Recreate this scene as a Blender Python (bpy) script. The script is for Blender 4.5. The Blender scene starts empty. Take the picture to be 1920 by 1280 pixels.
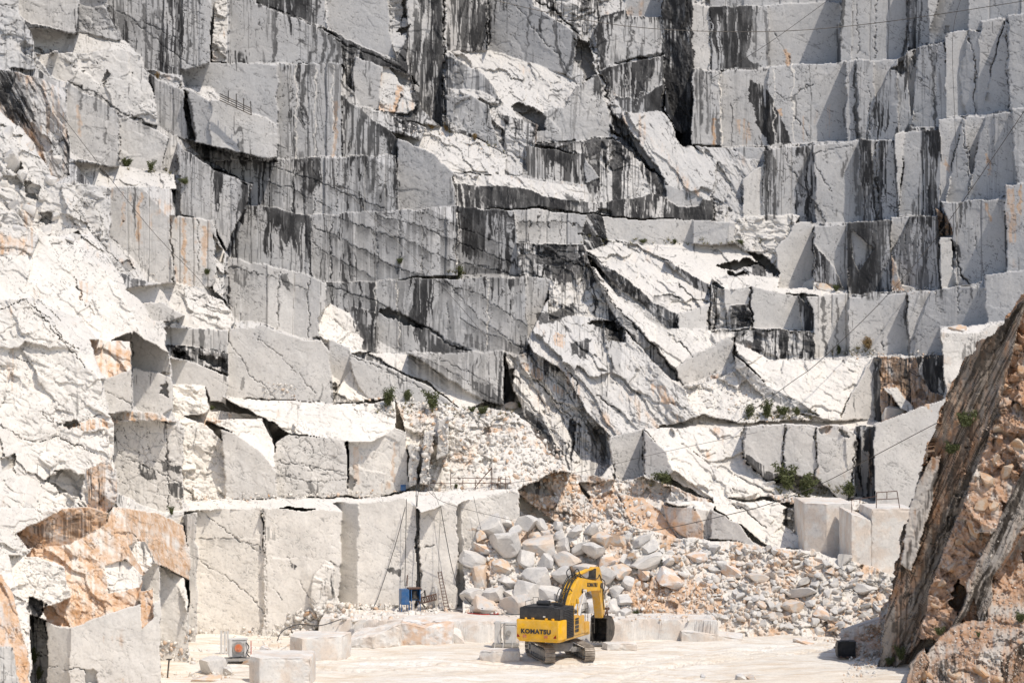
STEP=1.5
SUNX,SUNY,SUNZ=.34,-.40,.85
SKYS=.15; SUNS=3.5; EXPO=0.0
import bpy, bmesh, math, random
import numpy as np
from mathutils import Vector, Matrix
F=4533.0; H=22.0
C=bpy.context.scene.collection
f32=np.float32
# ------------------------------------------------------------------ noise helpers
def hsh(ix,iy,seed):
    h=(ix.astype(np.int64)*374761393+iy.astype(np.int64)*668265263+int(seed)*1442695041)&0xFFFFFFFF
    h=((h^(h>>13))*1274126177)&0xFFFFFFFF
    h=((h^(h>>15))*2246822519)&0xFFFFFFFF
    h=h^(h>>16)
    return (h&0xFFFFFF).astype(f32)/f32(0xFFFFFF)
def vn(x,y,seed=0):
    x=np.asarray(x,f32); y=np.asarray(y,f32)
    ix=np.floor(x); iy=np.floor(y); fx=x-ix; fy=y-iy
    fx=fx*fx*(3-2*fx); fy=fy*fy*(3-2*fy)
    a=hsh(ix,iy,seed); b=hsh(ix+1,iy,seed); c=hsh(ix,iy+1,seed); d=hsh(ix+1,iy+1,seed)
    return (a+(b-a)*fx)*(1-fy)+(c+(d-c)*fx)*fy
def fbm(x,y,seed=0,o=4,g=.5):
    s=0;a=1;t=0
    for i in range(o):
        s=s+a*vn(x*2**i+i*17.3,y*2**i+i*5.1,seed+i); t+=a; a*=g
    return s/t
def voro(x,y,seed):
    ix=np.floor(x); iy=np.floor(y)
    best=np.full(x.shape,9,f32); sec=best.copy(); cx=np.zeros_like(best); cy=cx.copy(); hx=cx.copy(); hy=cx.copy()
    for dx in (-1,0,1):
        for dy in (-1,0,1):
            gx=ix+dx; gy=iy+dy
            sx=gx+hsh(gx,gy,seed); sy=gy+hsh(gx,gy,seed+1)
            d=np.sqrt((x-sx)**2+(y-sy)**2)
            m=d<best
            sec=np.where(m,best,np.minimum(sec,d))
            cx=np.where(m,x-sx,cx); cy=np.where(m,y-sy,cy); hx=np.where(m,gx,hx); hy=np.where(m,gy,hy)
            best=np.where(m,d,best)
    return cx,cy,hsh(hx,hy,seed+2),hsh(hx,hy,seed+3),hsh(hx,hy,seed+4),sec-best
def sst(a,b,x):
    t=np.clip((x-a)/(b-a),0,1); return t*t*(3-2*t)
def inpoly(X,Y,poly):
    ins=np.zeros(X.shape,bool); n=len(poly)
    for i in range(n):
        x1,y1=poly[i]; x2,y2=poly[(i+1)%n]
        if y1==y2: continue
        c=((Y>=min(y1,y2))&(Y<max(y1,y2)))&(X<(x2-x1)*(Y-y1)/(y2-y1)+x1)
        ins^=c
    return ins
def parse(txt):
    out=[]; grp=None
    for ln in txt.strip().split('\n'):
        ln=ln.strip()
        if not ln or ln[0]=='#': continue
        if ln.startswith('=='): grp=ln[2:].strip(); continue
        a,b=ln.split('|'); t=a.split(); kw={}
        for q in t[1:]:
            k,v=q.split('='); kw[k]=float(v)
        pts=[tuple(float(v) for v in p.split(',')) for p in b.split()]
        out.append((grp,t[0],kw,pts))
    return out
def link(name,me,mat=None,parent=None):
    o=bpy.data.objects.new(name,me); C.objects.link(o)
    if mat and me is not None and not me.materials: me.materials.append(mat)
    if parent: o.parent=parent
    return o
def tag(o,label=None,cat=None,group=None,kind=None):
    if label: o['label']=label
    if cat: o['category']=cat
    if group: o['group']=group
    if kind: o['kind']=kind
    return o
def W(px,py,D): return Vector(((px-960)/F*D,D,-(py-640)/F*D))
def onfloor(px,py,z=-H):
    D=-z*F/(py-640); return W(px,py,D)
# ------------------------------------------------------------------ relief (rock) builder
KD={'C':dict(az=0,t=0,r=.10,st=.25,oc=0,tn=.5,co=0,an=0,sx=1,cr=.14,d=0,mo=0),
    'K':dict(az=0,t=14,r=.8,st=.25,oc=.05,tn=.5,co=0,an=20,sx=1.5,cr=.18,d=0,mo=0),
    'S':dict(az=5,t=42,r=.45,st=.03,oc=.02,tn=.75,co=0,an=20,sx=1.8,cr=.12,d=0,mo=0),
    'R':dict(az=0,t=36,r=1.0,st=.0,oc=.35,tn=.6,co=0,an=0,sx=1.1,cr=0,d=0,mo=0)}
wear_shade=lambda X,Y:0
wl=lambda Y:Y*0
def relief(patches,lines,X,Y,base,seed=1,warp=2.2,bgrid=None,nbg=0):
    """X,Y pixel grids. returns dict with depth and surface attributes"""
    wx=(fbm(X/26,Y/26,seed+50,4)-.5)*warp*5; wy=(fbm(X/26,Y/26,seed+60,4)-.5)*warp*5
    XW=X+wx; YW=Y+wy
    idm=np.zeros(X.shape,np.int32); P=[]
    x0,y0=X[0,0],Y[0,0]; st=X[0,1]-X[0,0]
    for i,(grp,k,kw,pts) in enumerate(patches):
        d=dict(KD[k]); d.update(kw)
        xs=[p[0] for p in pts]; ys=[p[1] for p in pts]
        a=max(0,int((min(xs)-12-x0)/st)); b=min(X.shape[1],int((max(xs)+12-x0)/st)+1)
        c=max(0,int((min(ys)-12-y0)/st)); e=min(X.shape[0],int((max(ys)+12-y0)/st)+1)
        if b>a and e>c:
            m=inpoly(XW[c:e,a:b],YW[c:e,a:b],pts); idm[c:e,a:b][m]=i
        ax,ay=sum(xs)/len(xs),sum(ys)/len(ys)
        if d['t']>25:
            j=max(range(len(pts)),key=lambda q:ys[q]); ay=ys[j]; ax=(ax+xs[j])/2
        ax=d.get('ax',ax); ay=d.get('ay',ay)
        D0=d['D'] if 'D' in d else base(ax,ay)
        if d['az']<0 and ay<600: d['az']-=9*float(sst(1560,1720,np.float32(ax)))
        az=math.radians(d['az']); t=math.radians(d['t'])
        n=(math.sin(az)*math.cos(t),-math.cos(az)*math.cos(t),math.sin(t))
        p=W(ax,ay,D0+d['d']); c0=n[0]*p.x+n[1]*p.y+n[2]*p.z
        P.append((n[0],n[1],n[2],c0,d['r'],d['st'],d['oc'],d['tn'],d['co'],math.radians(d['an']),d['sx'],d['cr'],ax,d['mo']))
    A=np.array(P,f32); g=lambda j:A[:,j][idm]
    rx=(X-960)/F; rz=-(Y-640)/F
    den=g(0)*rx+g(1)+g(2)*rz
    D=g(3)/np.where(den>-.12,-.12,den)
    if bgrid is not None:
        ex=np.array(['D' in p[2] for p in patches])[idm]
        D=np.where(idm<nbg,bgrid+1.2,np.where(ex,D,np.clip(D,bgrid-8,bgrid+7)))
    # distance below the top edge of the patch
    dt=np.zeros(X.shape,f32)
    for r in range(1,X.shape[0]):
        dt[r]=np.where(idm[r]==idm[r-1],dt[r-1]+st,0)
    rough=g(4); an=g(9); sxx=g(10); ca,sa=np.cos(an),np.sin(an)
    U=(X*ca+Y*sa)/sxx; V=(-X*sa+Y*ca)
    mpp=D/F; dis=np.zeros(X.shape,f32); edge=np.zeros(X.shape,f32)
    du=(fbm(X/30,Y/30,seed+5,4)-.5)*20; dv=(fbm(X/30,Y/30,seed+6,4)-.5)*20; cut=g(4)<.301; pm=sst(.40,.60,fbm(U/75,V/60,seed+7,3)); rsc=np.where(cut,.3,1.)
    for k,(cell,sl,off) in enumerate(((74,.30,.22),(30,.5,.26),(12.5,.62,.24),(5.5,.6,.2))):
        cx,cy,h0,h1,h2,ed=voro((U+du)/cell,(V+dv)/cell,seed+100+k*9)
        f=cell*mpp
        w=rough if k else np.minimum(rough,.8)
        if k>=1: w=w*np.where(cut,1,np.where(rough>.68,  .45+.8*pm,.25+.95*pm))
        dis+=rsc*w*f*(sl*2*((h1-.5)*cx+(h2-.5)*cy)+off*(h0-.5))
        if k in(1,2): edge=np.maximum(edge,sst(.07,.0,ed)*(0.9 if k==1 else .55)*(h0>.35))
    dis+=(fbm(X/60,Y/90,seed+20,4)-.5)*(.34+.5*rough)
    dis+=(fbm(X/5,Y/7,seed+21,3)-.5)*(.010+.07*rough)
    # saw-cut columns
    co=g(8); hasc=co>0; cs=np.where(hasc,co,50)
    uu=(X+(vn(X/90,Y/50,seed+30)-.5)*3)/cs; ci=np.floor(uu+.0); fu=uu-ci
    jit=hsh(ci,idm,seed+31); jz=hsh(ci,idm,seed+32)
    dis+=np.where(hasc,((jit-.5)*.30+(jz-.5)*.30*(fu-.5)*cs*mpp),0)
    colline=np.where(hasc,sst(1.5/cs,.3/cs,np.minimum(fu,1-fu))*(vn(ci*3.7,Y/35,seed+33)>.3),0)
    # stains
    s=g(5)
    di=np.abs(an)>1.0; XS=np.where(di,V,X); YS=np.where(di,U*sxx,Y); XS=XS+(fbm(XS/22,YS/320,seed+39,3)-.5)*34
    streak=.62*fbm((XS+wx*.8)/3.3,YS/110+idm*7.7,seed+40,3,.6)+.38*vn((XS+wx*1.5)/24,YS/260+idm*3.1,seed+44)
    blot=fbm(X/55,Y/55,seed+45,3)
    th=.815-.40*np.minimum(s,.6)-.17*np.maximum(s-.6,0)-.18*np.exp(-dt/45)*np.clip(s*2,0,1)+.42*(blot-.5)
    stain=sst(th,th+.055,streak)*np.clip(.6+s,0,1)*(.85+.3*vn(X/9,Y/30,seed+46))
    fine=sst(.615,.665,.7*fbm(XS/1.9,YS/70+idm*1.7,seed+36,2)+.3*vn(XS/12,YS/160,seed+37)+.14*(s-.3)+.10*np.exp(-dt/30))*np.clip(s*1.5-.12,0,.85)
    stain=np.where(s>0.005,np.maximum(stain,fine*(s>.12)),0)
    crk=g(11)*edge
    stain=np.maximum(stain,crk*.75*(vn(X/18,Y/18,seed+47)>.32))
    ah=np.where(cut,math.radians(24),an); ch,sh=np.cos(ah),np.sin(ah); U2=X*ch+Y*sh; V2=-X*sh+Y*ch
    upw=wl(Y)
    for q,(lu,lv,th2,sd) in enumerate(((70,17,.012,200),(30,9,.016,210),(13,26,.014,220))):
        rd=np.abs(fbm(U2/lu,V2/lv,seed+sd,3)-.5)
        ln=sst(th2,th2*.25,rd)*sst(.50-.07*upw,.58,fbm(X/60,Y/60,seed+sd+5,2))*(vn(X/7,Y/7,seed+sd+6)>.28)
        stain=np.maximum(stain,ln*np.clip(.25+s*1.3+g(11)+.3*upw*~cut,0,.92)); dis+=ln*.05*(.4+rough)
    stain=np.maximum(stain,colline*.55)
    dis+=crk*.10*(1-.3*rough)+colline*.08
    oc=g(6); ochre=sst(.70-.5*oc,.95-.5*oc,.65*fbm(U/38,V/26,seed+48,4)+.35*fbm(X/5,Y/60,seed+49,3))*np.where(oc>0.005,1,0)
    moss=g(13)*fbm(X/14,Y/14,seed+70,4)
    XL=XW+(fbm(X/7,Y/7,seed+91,3)-.5)*9; YL=YW+(fbm(X/7,Y/7,seed+92,3)-.5)*9
    def seg(pts,w,pad):
        xs=[p[0] for p in pts]; ys=[p[1] for p in pts]
        a=max(0,int((min(xs)-pad-x0)/st)); b=min(X.shape[1],int((max(xs)+pad-x0)/st)+1)
        c=max(0,int((min(ys)-pad-y0)/st)); e=min(X.shape[0],int((max(ys)+pad-y0)/st)+1)
        if b<=a or e<=c: return None
        x=XL[c:e,a:b]; y=YL[c:e,a:b]; dm=np.full(x.shape,1e6,f32); below=np.full(x.shape,1e6,f32)
        for (x1,y1),(x2,y2) in zip(pts[:-1],pts[1:]):
            L=(x2-x1)**2+(y2-y1)**2+1e-6
            t=np.clip(((x-x1)*(x2-x1)+(y-y1)*(y2-y1))/L,0,1)
            dm=np.minimum(dm,np.hypot(x-x1-t*(x2-x1),y-y1-t*(y2-y1)))
            if abs(x2-x1)>1:
                q=(x-x1)/(x2-x1); by=y-(y1+q*(y2-y1)); ok=(q>=0)&(q<=1)&(by>=0)
                below=np.where(ok,np.minimum(below,by),below)
        return slice(c,e),slice(a,b),dm,below
    tadd=np.zeros(X.shape,f32)
    for grp,k,kw,pts in lines:
        w=kw.get('w',1.5); dep=kw.get('dep',.25); dr=kw.get('dr',0); sk=kw.get('s',.8); oc_=kw.get('oc',0)
        r=seg(pts,w,max(w*2,4)+dr*2.2)
        if r is None: continue
        ys_,xs_,dm,be=r
        if k=='L':      # crack: groove and dark line, drips below
            w=max(.65,w*.48)*(.55+.9*vn(X[ys_,xs_]/16,Y[ys_,xs_]/16,seed+79))
            brk=.55+.45*(vn(X[ys_,xs_]/13,Y[ys_,xs_]/13,seed+80)>.35)
            m=sst(w*1.25,w*.35,dm)*brk
            dis[ys_,xs_]+=m*dep*.75
            stain[ys_,xs_]=np.maximum(stain[ys_,xs_],m*sk*.85)
            if dr:
                m=np.exp(-be/dr)*sst(.38,.62,.6*fbm(X[ys_,xs_]/4.5,Y[ys_,xs_]/140,seed+81,2)+.4*vn(X[ys_,xs_]/17,Y[ys_,xs_]/200,seed+82)+.15*np.exp(-be/(dr*.5)))
                stain[ys_,xs_]=np.maximum(stain[ys_,xs_],m*sk)
        if k=='B':      # brush: streaky stain band
            m=sst(w,w*.55,dm+(fbm(X[ys_,xs_]/4,Y[ys_,xs_]/50,seed+83,3)-.5)*w*1.3)
            if w>=6: m=m*(.12+.88*sst(.40,.50,.75*fbm(X[ys_,xs_]/2.8,Y[ys_,xs_]/110,seed+87,3,.6)+.25*vn(X[ys_,xs_]/15,Y[ys_,xs_]/90,seed+88)+.10*(w>12)))
            if oc_: ochre[ys_,xs_]=np.maximum(ochre[ys_,xs_],m*oc_)
            else: stain[ys_,xs_]=np.maximum(stain[ys_,xs_],m*sk*(.75+.25*vn(X[ys_,xs_]/3,Y[ys_,xs_]/60,seed+84)))
        if k=='P':      # closed polygon of stain / colour, optional hollow
            m=inpoly(XL[ys_,xs_],YL[ys_,xs_],pts).astype(f32)
            q=.65*fbm(X[ys_,xs_]/3.4,Y[ys_,xs_]/70,seed+85,3,.6)+.35*fbm(X[ys_,xs_]/22,Y[ys_,xs_]/30,seed+86,3)
            lo=(.72-.36*oc_) if oc_ else (.64-.34*sk); m*=sst(lo,lo+.09,q)
            if oc_: ochre[ys_,xs_]=np.maximum(ochre[ys_,xs_],m*oc_)
            else: stain[ys_,xs_]=np.maximum(stain[ys_,xs_],m*sk)
            dis[ys_,xs_]+=m*kw.get('dep',0)
        if k=='T':
            m=sst(1.5,.5,dm); tadd[ys_,xs_]=np.maximum(tadd[ys_,xs_],m*.9); stain[ys_,xs_]*=1-m*.9
        if k=='H':      # hollow: pushed back, its inner shade also painted in as stain
            m=inpoly(XL[ys_,xs_],YL[ys_,xs_],pts).astype(f32)
            dis[ys_,xs_]+=m*dep*1.2; stain[ys_,xs_]=np.maximum(stain[ys_,xs_],m*sk*.62)
    D=D+dis
    tone=np.clip(tadd+g(7)+wear_shade(X,Y)+np.where(hasc,(jz-.5)*.22,0)+(fbm(X/35,Y/35,seed+90,4)-.5)*.35,0,1)
    return dict(D=D,id=idm,stain=np.clip(stain,0,1),ochre=np.clip(ochre,0,1),tone=tone,moss=np.clip(moss,0,1))
def grid_mesh(name,X,Y,R,mask=None,mat=None,back=None):
    """faces of the relief where mask is true, as one mesh"""
    h,w=X.shape
    D=R['D']; co=np.stack([(X-960)/F*D,D,-(Y-640)/F*D],-1).reshape(-1,3).astype(f32)
    idx=np.arange(h*w).reshape(h,w)
    q=np.stack([idx[:-1,:-1],idx[1:,:-1],idx[1:,1:],idx[:-1,1:]],-1)
    q=q.reshape(-1,4) if mask is None else q[mask]
    at=np.stack([R['stain'],R['ochre'],R['tone'],R['moss']],-1).reshape(-1,4).astype(f32)
    if back:
        # side skirts: every boundary edge goes back along the ground
        e=np.concatenate([q[:,[0,1]],q[:,[1,2]],q[:,[2,3]],q[:,[3,0]]])
        key=np.minimum(e[:,0],e[:,1]).astype(np.int64)*(h*w)+np.maximum(e[:,0],e[:,1])
        u,inv,cnt=np.unique(key,return_inverse=True,return_counts=True)
        be=e[cnt[inv]==1]; n0=len(co); m={}
        vs=np.unique(be); mp=np.zeros(h*w,np.int64); mp[vs]=np.arange(len(vs))+n0
        off=co[vs].copy(); off[:,0]+=back*off[:,0]/off[:,1]+back*.35; off[:,1]+=back
        co=np.concatenate([co,off]); at=np.concatenate([at,at[vs]])
        q=np.concatenate([q,np.stack([be[:,1],be[:,0],mp[be[:,0]],mp[be[:,1]]],-1)])
    used=np.unique(q); mp=np.zeros(len(co),np.int64); mp[used]=np.arange(len(used))
    q=mp[q]; co=co[used]; at=at[used]
    me=bpy.data.meshes.new(name)
    me.vertices.add(len(co)); me.vertices.foreach_set('co',co.ravel())
    me.loops.add(len(q)*4); me.loops.foreach_set('vertex_index',q.ravel().astype(np.int32))
    me.polygons.add(len(q)); me.polygons.foreach_set('loop_start',np.arange(0,len(q)*4,4,dtype=np.int32))
    me.update(calc_edges=True)
    a=me.attributes.new('rock','FLOAT_COLOR','POINT'); a.data.foreach_set('color',at.ravel())
    return link(name,me,mat)
# ------------------------------------------------------------------ materials
class NT:
    def __init__(s,name):
        s.m=bpy.data.materials.new(name); s.m.use_nodes=True; s.t=s.m.node_tree; s.t.nodes.clear()
        s.out=s.n('ShaderNodeOutputMaterial'); s.b=s.n('ShaderNodeBsdfPrincipled'); s.l(s.b.outputs[0],s.out.inputs[0])
    def n(s,ty,**k):
        x=s.t.nodes.new(ty)
        for a,v in k.items(): setattr(x,a,v)
        return x
    def l(s,a,b): s.t.links.new(a,b)
    def noise(s,scale,detail=4,rough=.55,vec=None,sc=None):
        x=s.n('ShaderNodeTexNoise'); x.inputs['Scale'].default_value=scale; x.inputs['Detail'].default_value=detail; x.inputs['Roughness'].default_value=rough
        if vec is None:
            vec=s.n('ShaderNodeTexCoord').outputs['Object']
        if sc:
            mp=s.n('ShaderNodeMapping'); mp.inputs['Scale'].default_value=sc; s.l(vec,mp.inputs[0]); vec=mp.outputs[0]
        s.l(vec,x.inputs['Vector']); return x.outputs['Fac']
    def ramp(s,fac,stops):
        r=s.n('ShaderNodeValToRGB'); e=r.color_ramp.elements
        while len(e)<len(stops): e.new(.5)
        for q,(p,c) in zip(e,stops):
            q.position=p; q.color=(c,c,c,1) if not isinstance(c,tuple) else (*c,1)
        s.l(fac,r.inputs[0]); return r.outputs[0]
    def mix(s,fac,a,b,mode='MIX'):
        x=s.n('ShaderNodeMix',data_type='RGBA',blend_type=mode)
        for v,i in((fac,x.inputs[0]),(a,x.inputs[6]),(b,x.inputs[7])):
            if hasattr(v,'links'): s.l(v,i)
            elif isinstance(v,(int,float)): i.default_value=v if i.type=='VALUE' else (v,v,v,1)
            else: i.default_value=(*v,1)
        return x.outputs[2]
    def math(s,op,a,b=0.):
        x=s.n('ShaderNodeMath',operation=op)
        for v,i in((a,x.inputs[0]),(b,x.inputs[1])):
            if hasattr(v,'links'): s.l(v,i)
            else: i.default_value=v
        return x.outputs[0]
    def bump(s,h,st,dist):
        x=s.n('ShaderNodeBump'); x.inputs['Strength'].default_value=st; x.inputs['Distance'].default_value=dist
        s.l(h,x.inputs['Height']); s.l(x.outputs[0],s.b.inputs['Normal'])
def rock_mat(name,white=(.80,.745,.668),grey=(.45,.442,.435),dark=(.032,.031,.031),och=(.58,.345,.165),attr=True,objrand=False,patch=0):
    k=NT(name); 
    grain=k.noise(5.5,5,.7); mid=k.noise(.55,6,.6); vein=k.noise(.35,7,.62,sc=(1,1,.45))
    if attr:
        a=k.n('ShaderNodeAttribute',attribute_name='rock'); sp=k.n('ShaderNodeSeparateColor'); k.l(a.outputs['Color'],sp.inputs[0])
        stain,ochre,tone,moss=sp.outputs[0],sp.outputs[1],sp.outputs[2],a.outputs['Alpha']
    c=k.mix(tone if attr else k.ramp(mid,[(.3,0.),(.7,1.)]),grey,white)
    if patch: c=k.mix(k.math('MULTIPLY',k.ramp(k.noise(.8,5,.6),[(.44,0.),(.58,1.)]),patch),c,och)
    v=k.ramp(vein,[(.44,0.),(.495,.55),(.52,.5),(.58,0.)])
    c=k.mix(k.math('MULTIPLY',v,.16),c,(.42,.41,.40))
    c=k.mix(k.ramp(mid,[(.35,.22),(.6,0.)]),c,(.52,.49,.45))
    c=k.mix(.55,c,k.ramp(grain,[(.25,.55),(.5,.95),(.7,1.)]),'MULTIPLY')
    if objrand:
        oi=k.n('ShaderNodeObjectInfo')
        oc=k.ramp(oi.outputs['Random'],[(.0,0.),(.78,0.),(.93,.7),(1.,.9)])
        om=k.math('MULTIPLY',oc,k.ramp(k.noise(1.1,5,.6),[(.4,0.),(.56,1.)]))
        c=k.mix(om,c,och)
        c=k.mix(k.ramp(k.math('FRACT',k.math('MULTIPLY',oi.outputs['Random'],7.31)),[(0.,.2),(.5,0.),(1.,.03)]),c,(.42,.41,.41))
    if attr:
        oo=k.mix(k.ramp(k.noise(1.2,7,.7),[(.35,0.),(.65,1.)]),(och[0]*.72,och[1]*.64,och[2]*.55),(och[0]*1.2,och[1]*1.35,och[2]*1.8))
        c=k.mix(k.math('MULTIPLY',ochre,k.ramp(k.noise(1.9,8,.78),[(.36,.12),(.47,.7),(.6,.97)])),c,oo)
        sn=k.math('MULTIPLY',stain,k.ramp(k.noise(3.2,4,.7,sc=(1,1,.18)),[(.28,.72),(.5,1.)]))
        c=k.mix(sn,c,dark)
        c=k.mix(k.ramp(moss,[(.4,0.),(.6,1.)]),c,(.09,.11,.025))
    k.l(c,k.b.inputs['Base Color']); k.b.inputs['Roughness'].default_value=.85
    k.b.inputs['Specular IOR Level'].default_value=.25
    k.bump(k.noise(3.0,8,.66),.35,.07)
    return k.m
def pmat(name,col,rough=.5,metal=0,dirt=0,dcol=(.55,.5,.42),bump=0):
    k=NT(name); c=k.mix(k.ramp(k.noise(1.7,6,.65),[(.35,0.),(.75,1.)]),col,tuple(v*.72 for v in col))
    if dirt: c=k.mix(k.math('MULTIPLY',k.ramp(k.noise(2.3,7,.7),[(.42,0.),(.62,1.)]),dirt),c,dcol)
    k.l(c,k.b.inputs['Base Color']); k.b.inputs['Metallic'].default_value=metal
    k.l(k.ramp(k.noise(3,4),[(.3,max(0,rough-.12)),(.7,min(1,rough+.15))]),k.b.inputs['Roughness'])
    if bump: k.bump(k.noise(9,5),.3,bump)
    return k.m
BX=[-160,200,400,640,960,1280,1500,1700,2080]
BY=[-100,130,280,400,530,660,780,930,1150,1320]
BD=[[217,238,250,258,264,264,263,255,238],
    [205,228,241,249,255,257,256,248,231],
    [192,217,233,242,249,251,250,242,225],
    [177,205,225,235,243,245,244,236,219],
    [162,190,214,227,236,237,235,229,213],
    [151,179,206,219,228,229,226,222,207],
    [145,171,199,211,220,219,218,215,201],
    [139,163,186,193,200,205,206,204,195],
    [134,156,179,184,190,192,190,184,178],
    [130,150,176,181,187,188,186,180,175]]
BDa=np.array(BD)
def base(px,py):
    i=int(np.clip(np.searchsorted(BX,px)-1,0,len(BX)-2)); j=int(np.clip(np.searchsorted(BY,py)-1,0,len(BY)-2))
    u=min(1,max(0,(px-BX[i])/(BX[i+1]-BX[i]))); v=min(1,max(0,(py-BY[j])/(BY[j+1]-BY[j])))
    return (BDa[j,i]*(1-u)+BDa[j,i+1]*u)*(1-v)+(BDa[j+1,i]*(1-u)+BDa[j+1,i+1]*u)*v
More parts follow.
